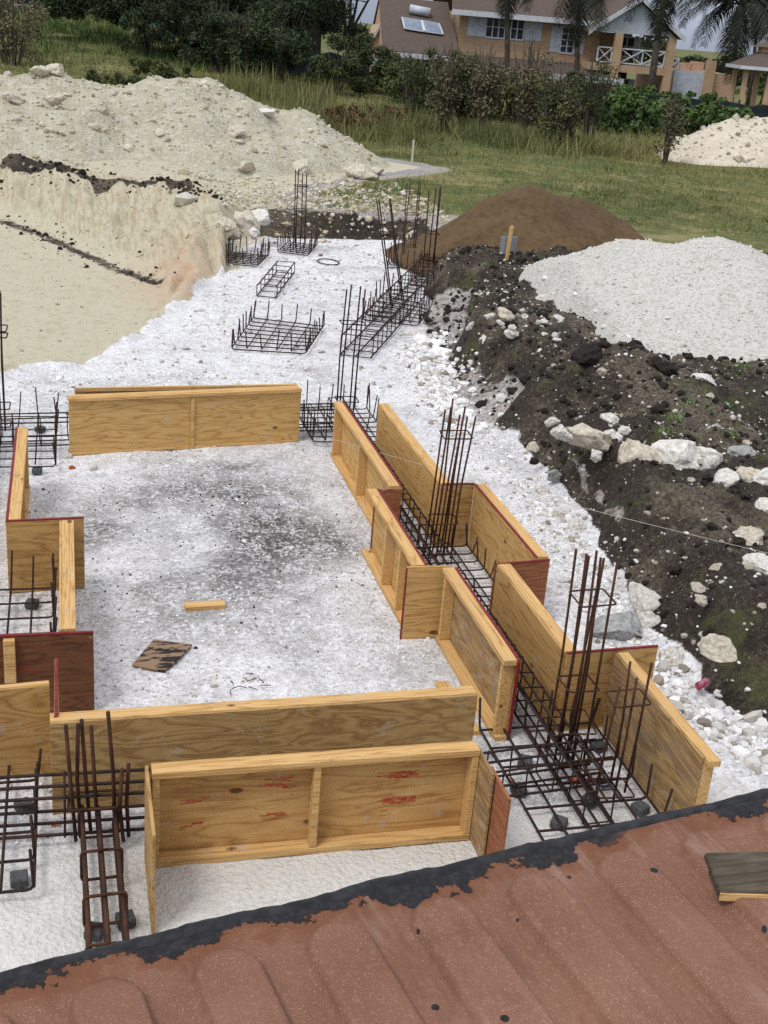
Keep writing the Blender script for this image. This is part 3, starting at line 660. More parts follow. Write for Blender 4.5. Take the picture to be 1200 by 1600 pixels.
cr = [atd(*q) for q in [(1125, 200, 47), (1150, 184, 47), (1190, 183, 47), (1230, 184, 47)]]
_, HP = heap('pale_heap', cr, .62, M['pale_heap'], 'small pale rubble heap in the grass at the right edge', .15, 35, .25, 1.2)
p = heap_pts(HP, 3600); stones('heap_stones', p, RNG.gamma(1.2, .06, len(p)) + .04, M['rock_mix'], 'loose stones on the small pale heap in the grass', 'rubble', base=(OCT, OCF))

# ------------------------------------------------------------------ formwork
GF = 'timber and plywood formwork panels of the trench'
def panel(label, p0, p1, side=1, h=.6, ply='ply', studs=(), rails=('top', 'bottom'), red=(), zb=0.0, lean=0.0, raild=.088, timber='timber', railext=(0, 0), group=GF):
    """plywood along p0->p1; rails and studs on its left (+1) or right (-1)"""
    d = Vector((p1[0] - p0[0], p1[1] - p0[1], 0)); Ln = d.length
    e = empty('formwork_panel', ((p0[0] + p1[0]) / 2, (p0[1] + p1[1]) / 2, zb), math.atan2(d.y, d.x), label, 'formwork', group)
    e.rotation_euler = (lean, 0, math.atan2(d.y, d.x))
    a, b = -Ln / 2, Ln / 2; t = .018; s_ = side
    def bx(nm, x0, x1, ya, yb, z0, z1, mt):
        ya, yb = sorted((ya * s_, yb * s_)); return MB().box(x0, x1, ya, yb, z0, z1).build(nm, M[mt], e, bevel=.0025)
    bx('plywood_sheet', a, b, 0, t, 0, h, ply)
    y1 = t + .001; y2 = y1 + raild
    if 'top' in rails: bx('rail', a + railext[0], b + railext[1], y1 - .02 if 'cap' in rails else y1, y2, h - .036, h + .004, timber)
    if 'bottom' in rails: bx('rail', a, b, y1, y2, .0, .04, timber)
    zt = h - .038 if 'top' in rails else h - .01; z0 = .042 if 'bottom' in rails else .0
    for st in studs:
        xc = a + .02 + st * (Ln - .04); bx('stud', xc - .019, xc + .019, y1, y1 + raild * .95, z0, zt, timber)
    if 'top' in red: bx('painted_edge', a - .001, b + .001, -.003, t - .002, h - .006, h + .006, 'red_edge')
    if 'start' in red: bx('painted_edge', a - .004, a + .006, -.003, t + .002, .0, h - .008, 'red_edge')
    if 'end' in red: bx('painted_edge', b - .006, b + .004, -.003, t + .002, .0, h - .008, 'red_edge')
    if 'face' in red: bx('painted_edge', a, b, -.004, -.0005, h - .05, h - .008, 'red_edge')
    return e
# right hand row (outer side of the trench)
panel('long yellow plywood panel on the outer side, farthest of the right row', (3.10, 9.44), (3.10, 11.75), -1, studs=(0, .5, 1))
panel('plywood cross piece behind the middle column bars', (3.122, 9.425), (3.412, 9.425), 1, ply='ply2', rails=(), red=('top',), h=.6)
panel('short outer panel with a red top edge beyond the middle column', (3.41, 7.875), (3.41, 9.42), -1, studs=(0, .5, 1), red=('top',))
panel('reddish plywood cross piece where the outer wall steps in', (3.06, 7.80), (3.52, 7.85), 1, ply='ply_red', rails=(), red=('top',), h=.585)
panel('long outer panel with figured grain before the nearest column', (3.06, 6.42), (3.06, 7.77), -1, studs=(0, .5, 1), ply='ply2')
panel('plywood cross piece sticking out to the right by the nearest column', (3.08, 6.40), (3.74, 6.43), 1, ply='ply2', rails=(), red=('top',))
panel('weathered outer panel nearest the roof edge, end of the right row', (3.40, 5.16), (3.40, 6.37), -1, studs=(0, 1), ply='ply_gray', raild=.075, railext=(-.05, 0))
# inner row of the right trench
panel('studded inner panel with red edge, farthest of the inner row', (2.745, 9.40), (2.745, 11.82), 1, studs=(0.02, .5, .98), red=('top',))
panel('reddish plywood cross piece between the two far inner panels', (2.50, 9.36), (2.74, 9.36), 1, ply='ply_red', rails=(), h=.585)
panel('studded inner panel bulging into the floor beside the middle column', (2.525, 7.80), (2.525, 9.34), 1, studs=(.02, .25, .55), red=('top',))
panel('knotty plywood end piece with a red left edge, facing the floor', (2.365, 7.77), (2.715, 7.77), 1, rails=(), ply='ply', red=('start',))
panel('nearest studded inner panel with worn face and red edge', (2.735, 6.34), (2.735, 7.74), 1, studs=(.02, .97), red=('top', 'start'), ply='ply_gray')
# cross trench
panel('long figured plywood panel across the floor, behind the boxed panel', (-.145, 5.93), (2.33, 5.96), 1, ply='ply_burl', studs=(.02, .35, .7, .98))
pf = panel('boxed panel with red paint marks in front, studs facing the roof', (2.16, 5.49), (.37, 5.49), 1, ply='ply_stain', studs=(0.0, .51, 1.0))
panel('thin plywood end piece on the left of the boxed panel', (.355, 4.88), (.355, 5.47), 1, ply='ply2', rails=(), h=.6)
panel('grey plywood piece closing the right end of the boxed panel', (2.18, 5.18), (2.18, 5.47), 1, ply='ply_gray', rails=(), h=.58)
panel('red brown plywood piece hung on the right end of the boxed panel', (2.205, 4.98), (2.205, 5.29), 1, ply='ply_red', rails=(), h=.56)
# red marker strokes on the boxed panel
def strokes(x, z, wd, n, seed):
    r = random.Random(seed); mb = MB()
    for i in range(n):
        x0 = x + r.uniform(-.5, .3) * wd; l_ = wd * r.uniform(.25, .8); zc = z + r.uniform(-.02, .02); hh = r.uniform(.0015, .0045)
        pts = [(x0 + l_ * q, .0187 + .0006 + i * .00012, zc + r.uniform(-.003, .003)) for q in (0, .3, .6, 1)]
        for A, B in zip(pts[:-1], pts[1:]): mb.poly([(A[0], A[1], A[2] - hh), (A[0], A[1], A[2] + hh * r.uniform(.3, 1)), (B[0], B[1], B[2] + hh * r.uniform(.3, 1)), (B[0], B[1], B[2] - hh)])
    return mb.build('paint_mark', M['red_mark'], pf)
for i, (x, z, wd, n) in enumerate([(-.50, .42, .16, 26), (-.50, .25, .16, 26), (-.42, .17, .05, 3), (.16, .40, .16, 7), (.2, .44, .2, 4), (.22, .21, .14, 8), (.64, .36, .12, 5), (.66, .20, .1, 5)]): strokes(x, z, wd, n, i)
# left row
panel('left panel seen edge on with a red face, beyond the corner piece', (-.49, 8.83), (-.49, 11.0), -1, studs=(0.02, .5, .98), red=('top', 'face'), ply='ply')
panel('plywood corner piece facing us, upper of the left row', (-.49, 8.80), (.08, 8.84), 1, ply='ply2', rails=(), red=('top',))
panel('left panel with a wide top rail running to the dark plywood sheet', (-.10, 7.03), (-.10, 8.79), -1, studs=(0.02, .98), raild=.085)
dk = panel('dark brown red edged plywood sheet standing across the left row', (-.56, 7.0), (.11, 7.0), 1, ply='ply_dark', rails=(), red=('top',), h=.585)
MB().box(-.24 + .03, -.24 + .1, -.042, -.001, .27, .57).build('batten', M['timber'], dk, bevel=.003)
panel('brown plywood piece with a top rail, in front of the dark sheet', (-.5, 6.31), (-.15, 6.34), 1, ply='ply2', raild=.04, rails=('top',))
panel('plywood piece seen end on with a red painted edge by the front left corner', (-.105, 5.99), (-.105, 6.62), 1, ply='ply2', rails=(), red=('top', 'start'), h=.62)
# far timber box
panel('front plywood side of the narrow timber box across the far end', (-.02, 11.9), (2.38, 12.27), 1, studs=(.02, .98), rails=('top', 'bottom'))
fb = panel('back plywood side of the narrow timber box across the far end', (2.36, 12.46), (.04, 12.28), 1, studs=(), rails=('top',), raild=.03)
MB().box(-.012 + .1, .012 + .1, -.0, .03, 0, .5)
for o in bpy.data.objects:
    if o.name.startswith('formwork_panel') and o.get('label', '').startswith('front plywood side'):
        MB().box(.02, .055, -.022, -.001, .03, .56).build('batten', M['timber'], o, bevel=.002)
        MB().box(-1.2, 1.2, -.012, -.001, .0, .03).build('batten', M['timber'], o, bevel=.002)
        MB().box(-1.215, 1.215, -.03, -.001, .57, .604).build('batten', M['timber'], o, bevel=.002)
# loose timber under the nearest inner panel
e = empty('timber_offcut', (2.50, 6.75, 0), R(93), 'loose timber lying along the foot of the nearest inner panel', 'timber')
MB().box(-.33, .33, -.045, .045, .0, .04).build('offcut', M['timber'], e, bevel=.003)
q = at(320, 950); e = empty('timber_offcut', q, R(2), 'short yellow timber offcut lying alone on the white floor', 'timber')
MB().box(-.155, .155, -.045, .045, .0, .04).build('offcut', M['timber'], e, bevel=.003)
q = at(253, 1030); e = empty('charred_board', q, R(0), 'charred square of old plywood lying on the white floor', 'board')
c4 = [np.array(at(px, py)) - np.array(q) for px, py in [(206, 1044), (240, 1004), (300, 1012), (258, 1054)]]
MB().prism([(a_[0], a_[1], .012) for a_ in c4], (0, 0, .016)).build('board', M['charred'], e, bevel=.002)

# ------------------------------------------------------------------ reinforcement
GM, GB, GC = 'rebar footing mats', 'rebar beam cages', 'rebar column starters'
def bar(name, pts, r, parent, mat='rebar', n=6):
    return MB().tube(pts, r, n).build(name, M[mat], parent, smooth=True)
def fillet(pts, rad=.04, k_=3):
    out = [Vector(pts[0])]
    for a, b, c_ in zip(pts[:-2], pts[1:-1], pts[2:]):
        a, b, c_ = Vector(a), Vector(b), Vector(c_); u_ = (a - b); v_ = (c_ - b); q_ = min(rad, u_.length * .45, v_.length * .45)
        s_, e_ = b + u_.normalized() * q_, b + v_.normalized() * q_
        for i in range(k_ + 1): t = i / k_; out.append((s_ * (1 - t) + b * t) * (1 - t) + (b * (1 - t) + e_ * t) * t)
    out.append(Vector(pts[-1])); return out
def mat_(label, c4, nu, nv, up=.24, z=.07, r=.007, sides='lrfb', mt='rebar', jit=.03, group=GM):
    """corners near-left, near-right, far-right, far-left"""
    C_ = [Vector((c[0], c[1], 0)) for c in c4]; ctr = sum(C_, Vector()) / 4; e = empty('rebar_mat', ctr, 0, label, 'rebar', group)
    P_ = lambda s_, t: (C_[0] * (1 - s_) + C_[1] * s_) * (1 - t) + (C_[3] * (1 - s_) + C_[2] * s_) * t - ctr
    jj = lambda: Vector((random.uniform(-jit, jit), random.uniform(-jit, jit), 0))
    for i in range(nv):                        # bars running left to right
        t = i / (nv - 1); a, b = P_(0, t), P_(1, t); pts = []
        a.z = b.z = z
        if 'l' in sides: pts.append(a + jj() + Vector((0, 0, up * random.uniform(.8, 1.12))))
        pts += [a, b]
        if 'r' in sides: pts.append(b + jj() + Vector((0, 0, up * random.uniform(.8, 1.12))))
        bar('bar', fillet(pts), r, e, mt)
    for i in range(nu):
        s_ = i / (nu - 1); a, b = P_(s_, 0), P_(s_, 1); pts = []
        a.z = b.z = z + 2 * r
        if 'f' in sides: pts.append(a + jj() + Vector((0, 0, up * random.uniform(.8, 1.12))))
        pts += [a, b]
        if 'b' in sides: pts.append(b + jj() + Vector((0, 0, up * random.uniform(.8, 1.12))))
        bar('bar', fillet(pts), r, e, mt)
    return e
def cage(label, p0, p1, wd, z0, z1, ns, r=.007, mt='rebar', extra=1, skew=0, group=GB):
    a, b = Vector((p0[0], p0[1], 0)), Vector((p1[0], p1[1], 0)); d = b - a; Ln = d.length
    e = empty('beam_cage', (a + b) / 2, math.atan2(d.y, d.x), label, 'rebar', group)
    rows = [(-wd / 2, z0), (wd / 2, z0), (-wd / 2, z1), (wd / 2, z1)] + ([(0, z0), (0, z1)] if extra else [])
    for y_, z_ in rows:
        bar('longitudinal_bar', [(-Ln / 2 + random.uniform(-.06, .02), y_, z_), (0, y_ + random.uniform(-.006, .006), z_ + random.uniform(-.004, .002)), (Ln / 2 + random.uniform(-.02, .06), y_, z_)], r * 1.15, e, mt)
    w2 = wd / 2 + r * 1.6; zb_, zt = z0 - r * 1.6, z1 + r * 1.6
    first = None
    for i in range(ns):
        x = -Ln / 2 + .05 + (Ln - .1) * i / max(1, ns - 1) + random.uniform(-.02, .02)
        if first is None:
            pts = fillet([(0, -w2 * .3, zt), (0, -w2, zt), (0, -w2, zb_), (0, w2, zb_), (0, w2, zt), (0, -w2 * .3, zt)], .02, 2)
            o = MB().tube(pts, r * .8, 5).build('stirrup', M[mt], e, smooth=True); first = o
        else:
            o = bpy.data.objects.new('stirrup', first.data); COL.objects.link(o); o.parent = e
        o.location = (x, 0, 0); o.rotation_euler = (0, random.uniform(-.05, .05) + skew, random.uniform(-.04, .04))
    return e
def column(label, base, bars, stirs, r=.008, mt='rebar', lean=(0, 0), z0=.06, sr=None, group=GC):
    """bars: (dx,dy,top); stirs: (z, half x, half y)"""
    e = empty('column_cage', (base[0], base[1], 0), 0, label, 'rebar', group)
    for dx, dy, top in bars:
        j = lambda: random.uniform(-.012, .012)
        bar('vertical_bar', [(dx, dy, z0), (dx + lean[0] * top * .5 + j(), dy + lean[1] * top * .5 + j(), z0 + (top - z0) * .5), (dx + lean[0] * top + j() * 2, dy + lean[1] * top + j() * 2, top)], r, e, mt)
    for z_, hx, hy in stirs:
        pts = fillet([(-hx * .2, -hy, 0), (-hx, -hy, 0), (-hx, hy, 0), (hx, hy, 0), (hx, -hy, 0), (-hx * .2, -hy, 0)], .02, 2)
        o = MB().tube(pts, (sr or r * .75), 5).build('stirrup', M[mt], e, smooth=True)
        o.location = (lean[0] * z_, lean[1] * z_, z_); o.rotation_euler = (random.uniform(-.06, .06), random.uniform(-.06, .06), random.uniform(-.1, .1))
    return e
rect4 = lambda u0_, u1_, v0, v1: [(u0_, v0), (u1_, v0), (u1_, v1), (u0_, v1)]
# nearest right footing
mat_('rebar footing mat with upturned ends under the nearest right column', rect4(2.54, 3.33, 4.9, 6.40), 6, 8, .22, .06, .008, 'rfb', 'rebar')
cage('beam cage along the right trench between the timber panels', (2.91, 5.3), (2.91, 12.95), .16, .09, .29, 40)
cage('beam cage lying across the near right footing toward the boxed panel', (2.36, 5.72), (3.1, 5.78), .2, .1, .28, 5)
column('tall column starter of many bars in the nearest right footing', (2.98, 5.98),
       [(-.09, -.02, 1.5), (-.09, .12, 1.46), (-.02, -.05, 1.52), (.0, .13, 1.42), (.04, .0, 1.45), (.08, .12, 1.4), (.1, -.04, 1.48), (.02, .05, 1.3)],
       [(.12, .12, .13), (.35, .12, .13), (.62, .1, .1), (1.2, .11, .11)], .008, 'rebar_brown', lean=(.015, .02))
column('shorter column bars beside the tall ones at the weathered panel', (3.12, 5.62), [(-.1, -.02, .82), (.0, -.06, .9), (.1, .0, .95), (.06, .12, .88)],
       [(.1, .12, .1), (.72, .11, .09)], .008, 'rebar_brown', lean=(.03, .02))
# middle right column
mat_('rebar mat under the middle column of the right trench', rect4(2.62, 3.36, 8.15, 9.3), 6, 8, .2, .06, .007, 'rfb')
column('bundle of column bars rising at the step of the right trench', (3.04, 9.12), [(-.1, -.06, 1.42), (-.1, .06, 1.36), (-.04, -.08, 1.36), (-.02, .09, 1.44), (.03, -.05, 1.3), (.05, .08, 1.38), (.1, -.06, 1.34), (.1, .06, 1.3)],
       [(.12, .12, .11), (.4, .11, .1), (1.16, .12, .11)], .008, 'rebar_brown', lean=(.045, 0))
# upper right column
mat_('rebar mat at the far end of the right trench', rect4(2.5, 3.36, 12.1, 13.25), 7, 8, .3, .06, .007, 'lrfb')
cage('beam cage passing the end of the far timber box to the right trench', (2.25, 12.45), (2.85, 12.5), .22, .1, .33, 5)
column('four bar column starter at the far end of the right trench', (2.98, 12.7), [(-.12, -.08, 1.6), (-.05, .1, 1.62), (.02, -.1, 1.64), (.1, .06, 1.58)], [(.35, .12, .11), (1.22, .13, .11), (.1, .12, .11)], .0085, lean=(.01, 0))
# left footings
mat_('rebar mat in the left back corner beside the far timber box', rect4(-1.3, -.15, 11.4, 12.95), 7, 8, .28, .07, .007, 'rfb')
cage('beam cage joining the left back footing to the far timber box', (-1.2, 12.0), (.05, 12.1), .3, .1, .34, 5)
column('tall four bar column starter cut by the left edge of the photo', (-.72, 12.6), [(-.1, -.1, 1.5), (.06, -.1, 1.5), (.05, .1, 1.48), (-.1, .1, 1.5)], [(.1, .11, .11), (.3, .11, .11), (1.05, .11, .11), (1.12, .11, .11)], .0095)
mat_('rebar mat behind the dark plywood sheet on the left', rect4(-1.1, -.15, 7.5, 8.72), 7, 6, .3, .07, .008, 'rb')
mat_('rebar mat in the near left corner with bent up ends', rect4(-1.2, -.23, 5.22, 6.42), 7, 6, .26, .07, .0085, 'rb')
cage('beam cage along the left wall behind the left panels', (-.78, 6.0), (-.78, 12.3), .18, .09, .3, 26)
cage('beam cage running across the near left corner behind the boxed panel', (-1.2, 5.78), (2.1, 5.68), .22, .08, .32, 4, .0085)
cage('heavy beam cage coming toward us left of the boxed panel', (.13, 4.15), (.10, 5.62), .17, .1, .24, 5, .011, 'rebar_brown')
column('leaning column bars standing where the near left cages cross', (.09, 5.62), [(-.11, -.02, .78), (-.08, .03, .76), (-.03, .04, .77), (.01, .0, .76), (.1, .0, .84), (.14, -.06, .52), (.17, -.02, .52)], [(.3, .13, .08)], .011, 'rebar_brown', lean=(-.04, .0))
# free mats on the far floor
pxs = lambda L_: [at(*q) for q in L_]
mat_('square rebar mat lying free in the middle of the far floor', pxs([(362, 549), (478, 556), (506, 513), (396, 500)]), 6, 9, .26, .03, .009, 'lrfb')
mat_('rebar mat at the left edge of the far white floor', pxs([(345, 414), (403, 419), (420, 402), (363, 397)]), 6, 8, .3, .03, .009)
mat_('rebar mat under the farthest column near the dark cut', pxs([(434, 396), (482, 402), (495, 386), (452, 380)]), 6, 7, .27, .03, .009)
column('farthest column starter of four thin bars by the dark cut', at(467, 393), [(-.13, -.1, 1.55), (.0, -.12, 1.5), (.1, .0, 1.5), (-.05, .12, 1.55)], [(.3, .12, .12), (.8, .12, .12), (1.25, .12, .12)], .010, lean=(-.02, 0))
cage('short loose ladder of rebar lying on the far floor', at(416, 466), at(446, 427), .3, .03, .2, 6, .009, extra=0)
cage('long rebar cage running away diagonally on the far floor', at(555, 561), at(680, 424), .42, .04, .3, 22, .009)
mat_('rebar mat crossing the long diagonal cage', pxs([(567, 503), (654, 512), (674, 482), (598, 462)]), 7, 7, .34, .03, .009)
mat_('rebar mat under the far bars beside the brown sand', pxs([(640, 448), (685, 451), (707, 430), (655, 425)]), 6, 6, .34, .03, .009)
mat_('rebar mat at the far right end of the white floor', pxs([(605, 420), (655, 422), (668, 405), (620, 402)]), 6, 6, .34, .03, .009)
column('two pairs of leaning column bars over the long diagonal cage', at(622, 485), [(-.12, -.1, 1.75), (-.1, .1, 1.7), (.08, -.1, 1.75), (.1, .12, 1.72)], [(.3, .13, .13), (1.2, .13, .13)], .011, lean=(-.2, .05))
column('thin column starter in front of the brown sand cone', at(637, 408), [(-.12, -.1, 1.55), (.1, -.1, 1.5), (-.1, .1, 1.45), (.12, .1, 1.5)], [(.3, .13, .13), (.9, .13, .13), (1.3, .13, .13)], .009)
column('straight column starter before the left slope of the brown sand', at(667, 432), [(-.12, -.1, 1.55), (-.02, -.12, 1.6), (.1, .0, 1.58), (.14, .1, 1.62)], [(.3, .13, .13), (.8, .13, .13)], .011)
e = empty('wire_ring', at(513, 409, .02), 0, 'loose ring of wire lying on the far white floor', 'wire ring')
MB().tube([(.2 * math.cos(t), .28 * math.sin(t), 0) for t in np.linspace(0, 6.28, 24, endpoint=False)], .011, 5, True).build('ring', M['rebar'], e, smooth=True)
# concrete spacers
GS = 'concrete spacer cubes under the rebar'
def spacer(u_, v_, label, s_=.09, rz=None):
    mb = MB().box(-s_ / 2, s_ / 2, -s_ / 2, s_ / 2, 0, .055)
    o = mb.build('concrete_spacer', M['spacer'], bevel=.008); o.location = (u_, v_, .004); o.rotation_euler = (0, 0, random.uniform(0, 1.5) if rz is None else rz)
    return tag(o, label, 'spacer', GS)
for px, py, lb in [(38, 1262, 'grey spacer cube under the near left mat, farther of the two'), (30, 1376, 'grey spacer cube by the bent bar of the near left mat'), (820, 1192, 'grey spacer under the near right mat, upper left one'),
                   (810, 1236, 'grey spacer under the near right mat by the red brown plywood'), (922, 1252, 'grey spacer beside the blue paint under the near right mat'), (873, 1288, 'grey spacer under the near right mat, nearest the roof edge'),
                   (1000, 1265, 'grey spacer under the right corner of the near right mat'), (935, 1168, 'grey spacer under the nearest column bars'), (148, 1458, 'grey spacer under the heavy cage, left one'), (196, 1440, 'grey spacer under the heavy cage, right one'),
                   (63, 672, 'dark spacer under the left back mat'), (58, 737, 'dark spacer at the near edge of the left back mat'), (50, 945, 'grey spacer under the mat behind the dark plywood sheet')]:
    q = at(px, py, .02); spacer(q[0], q[1], lb)
# spray paint on the floor
def splat(px, py, s_, mat, label, seed):
    r = random.Random(seed); q = at(px, py, .0); mb = MB()
    for i in range(14):
        a = r.uniform(0, 6.28); d_ = abs(r.gauss(0, s_ * .28)); x, y = d_ * math.cos(a) * 1.3, d_ * math.sin(a) * .7; rr = s_ * r.uniform(.08, .3)
        mb.poly([(x + rr * r.uniform(.6, 1.2) * math.cos(t), y + rr * r.uniform(.6, 1.2) * math.sin(t), .014 + i * .0004) for t in np.linspace(0, 6.28, 9, endpoint=False)])
    o = mb.build('paint_mark', mat); o.location = q; return tag(o, label, 'paint')
BLUE = mat_simple('blue_spray_paint', lin(40, 58, 120), lin(90, 104, 140), 12, .9)
splat(905, 1222, .09, M['paint_orange'], 'orange spray paint on the floor under the nearest column', 1)
splat(942, 1232, .06, BLUE, 'blue spray paint on the floor beside the orange mark', 2)
splat(84, 1292, .05, M['paint_orange'], 'orange spray paint marks on the near left floor', 3)
splat(800, 1222, .05, M['paint_orange'], 'orange paint spot by the red brown plywood', 4)
# small things
e = empty('wood_stake', at(791, 408, .5), 0, 'yellow wooden stake in the soil beside a grey hollow block', 'stake')
MB().box(-.03, .03, -.02, .02, -.2, .62).build('stake', M['timber'], e, bevel=.004).rotation_euler = (0, R(3), 0)
e = empty('concrete_block', at(793, 405, .5), R(12), 'grey hollow concrete block standing behind the wooden stake', 'block')
MB().box(-.1, .1, -.2, -.17, 0, .4).box(-.1, .1, .17, .2, 0, .4).box(-.1, -.07, -.169, .169, 0, .4).box(.07, .1, -.169, .169, 0, .4).box(-.069, .069, -.015, .015, 0, .4).build('block', M['block'], e)
e.rotation_euler = (0, 0, R(100)); e.scale = (.8, .62, .95); e.location.x += .03; e.location.y += .12
e = empty('wood_stake', at(643, 262, .5), 0, 'thin pale stake standing in the grass behind the site', 'stake')
MB().box(-.025, .025, -.025, .025, -.2, .75).build('stake', mat_simple('pale_stake', lin(190, 182, 168)), e, bevel=.004)
CAN = mat_simple('can_red', lin(150, 50, 62), lin(176, 150, 180), 14, .35)
e = empty('drink_can', at(1097, 1074, .06), R(30), 'crushed red and lilac can on the white stones by the soil', 'can')
MB().tube([(-.06, 0, .03), (-.055, 0, .03), (-.02, .004, .028), (.01, -.004, .03), (.05, 0, .03), (.056, 0, .03)], .03, 12, taper=[.022, .031, .027, .032, .031, .024]).build('can', CAN, e, smooth=True)
a, b = Vector(at(520, 686, .55)), Vector(at(1215, 868, .75))
e = empty('string_line', a, 0, 'thin pale builders string stretched from the inner panel to the right', 'string')
MB().tube([tuple((b - a) * t - Vector((0, 0, .03 * math.sin(math.pi * t)))) for t in np.linspace(0, 1, 9)], .0022, 4).build('string', mat_simple('string_pale', lin(190, 184, 172)), e)
for px, py, s_, lb, sd_ in [(385, 1075, .16, 'small scatter of dark twigs on the white floor', 1), (1075, 1000, .1, 'thin dry root sticking from the lower soil bank', 2), (735, 1168, .1, 'short wire ends beside the near right mat', 3)]:
    r = random.Random(sd_); q = at(px, py, .015 if sd_ != 2 else .35); e = empty('twig_scatter', q, 0, lb, 'twigs')
    for i in range(9): 
        x, y, a_ = r.gauss(0, s_ * .5), r.gauss(0, s_ * .5), r.uniform(0, 6.28); l_ = s_ * r.uniform(.3, .7)
        bar('twig', [(x, y, .005), (x + l_ * .5 * math.cos(a_), y + l_ * .5 * math.sin(a_), .012), (x + l_ * math.cos(a_ + .3), y + l_ * math.sin(a_ + .3), .006)], .003, e, 'clod', 4)

# ------------------------------------------------------------------ container under the photographer
k = NT('container_paint', .62)
P = k.co(); sx = k.n('ShaderNodeSeparateXYZ'); k.l(k.tc.outputs['Object'], sx.inputs[0])
n1 = k.noise(P, 3, 5, .6); n2 = k.noise(P, 60, 4, .7); n3 = k.noise(P, 7, 6, .65); n4 = k.noise(P, 260, 2, .8)
col = k.ramp(n1, [(.3, lin(114, 78, 61)), (.7, lin(130, 93, 74))])
col = k.mix(k.rng(n2, .5, .75, 0, .5), col, lin(152, 112, 94))
col = k.mix(k.rng(n4, .58, .72, 0, .75), col, lin(184, 156, 140))
rust = k.rng(k.math('SUBTRACT', k.math('ADD', n3, k.math('MULTIPLY', n2, .25)), k.math('MULTIPLY', k.math('ABSOLUTE', sx.outputs[1]), 3.2)), .36, .56)
col = k.mix(k.math('MULTIPLY', rust, .8), col, lin(108, 66, 42))
stn = k.noise(k.co((2.5, .7, 1)), 3.2, 5, .7)
col = k.mix(k.rng(stn, .52, .7, 0, .5), col, lin(92, 62, 50))
col = k.mix(k.rng(k.noise(k.co((3, .5, 1), loc=(4, 2, 0)), 2.6, 4, .7), .56, .72, 0, .5), col, lin(150, 124, 112))
tarf = k.math('SUBTRACT', k.math('ADD', k.math('MULTIPLY', n3, .27), k.math('MULTIPLY', k.noise(P, 2.4, 2), .14)), k.math('ABSOLUTE', sx.outputs[1]))
tar = k.rng(tarf, .188, .194)
bare = k.rng(k.noise(k.co(loc=(3.1, 0, 0)), 1.3, 3), .66, .70)
tar = k.math('MULTIPLY', tar, k.math('SUBTRACT', 1.0, bare))
drop = k.math('MULTIPLY', k.rng(k.voro(P, 6.5), .05, .06, 1, 0), k.rng(k.noise(P, 2.7, 2), .40, .44))
dark = k.math('MAXIMUM', tar, drop)
tarcol = k.mix(k.rng(n2, .4, .7), lin(28, 28, 30), lin(48, 47, 50))
k.base(k.mix(dark, col, tarcol))
k.bump(k.math('ADD', k.math('MULTIPLY', n2, .3), k.math('MULTIPLY', dark, 2.2)), .004, .7)
M['container'] = k.m
M['tar'] = mat_simple('black_tar', lin(26, 26, 28), lin(48, 48, 52), 24, .5, .006)
A, B = np.array(at(0, 1505, 2.6)), np.array(at(1200, 1240, 2.6))
A = A - .036 * np.array([-(B - A)[1], (B - A)[0], 0]) / np.linalg.norm(B - A)
ang = math.atan2(B[1] - A[1], B[0] - A[0])
e = empty('shipping_container', (A[0], A[1], 0), ang, 'rust brown shipping container with a tarred roof edge we stand on', 'container')
LX0, LX1, WD = -2.3, 3.76, 2.44
gx = np.arange(LX0 + .03, LX1 - .03, .0065); gy = np.concatenate([np.arange(.0, .5, .012), np.linspace(.5, WD - .5, 40), np.arange(WD - .5, WD - .0, .03)])
X_, Y_ = np.meshgrid(gx, gy)
tips = [np.array(at(px, py, 2.6)) for px, py in [(150, 1512), (330, 1475), (510, 1437), (665, 1400), (815, 1365), (955, 1335), (1085, 1305)]]
lx = [((t - A)[:2] @ np.array([math.cos(ang), math.sin(ang)])) for t in tips]
PIT_ = (lx[-1] - lx[0]) / 6; print('corrugation pitch', PIT_, [round(q, 3) for q in lx])
ph = (X_ - lx[0]) / PIT_; fr = np.abs(ph - np.round(ph)) * PIT_     # distance to the rib centre
hw = PIT_ * .29; yt = .075
capd = np.where(Y_ < yt + hw, np.hypot(fr, np.clip(yt + hw - Y_, 0, None)), fr)
Zc = .030 * sstep(hw + .009, hw - .007, capd)
Zc = np.where(Y_ < .045, Zc + .006 * sstep(.045, .03, Y_) + .004 * fbm(X_ * 14, Y_ * 14, 3, 3), Zc) + .003 * fbm(X_ * 2, Y_ * 2, 9)
id_ = np.arange(X_.size).reshape(X_.shape)
F_ = np.stack([id_[:-1, :-1].ravel(), id_[:-1, 1:].ravel(), id_[1:, 1:].ravel(), id_[1:, :-1].ravel()], 1)
ysgn = -1                                            # the roof lies on our side of its edge
V = np.stack([X_.ravel(), ysgn * Y_.ravel(), 2.585 + Zc.ravel()], 1)
me = np_mesh('roof_sheet', V, F_[:, ::-1], True)
o = link_mesh('roof_sheet', me, M['container'], e)
rx = np.arange(LX0, LX1, .02); jy = fbm(rx * 5, rx * 0, 7, 4) * .014; jz = fbm(rx * 9, rx * 0 + 5, 8, 4) * .012
sec = [(.033, 2.48, .6, 0), (.036, 2.575, 1, .4), (.030, 2.590, 1, 1), (.018, 2.596, .5, 1), (.006, 2.594, .2, .8), (-.006, 2.583, 0, .3)]
V = np.concatenate([np.stack([rx, y_ + jy * a_ + (RNG.random(len(rx)) - .5) * .003, z_ + jz * b_ + (RNG.random(len(rx)) - .5) * .003], 1) for y_, z_, a_, b_ in sec])
n_ = len(rx); F_ = np.array([(i * n_ + j, i * n_ + j + 1, (i + 1) * n_ + j + 1, (i + 1) * n_ + j) for i in range(5) for j in range(n_ - 1)])
link_mesh('roof_rail', np_mesh('roof_rail', V, F_[:, ::-1], True), M['tar'], e)
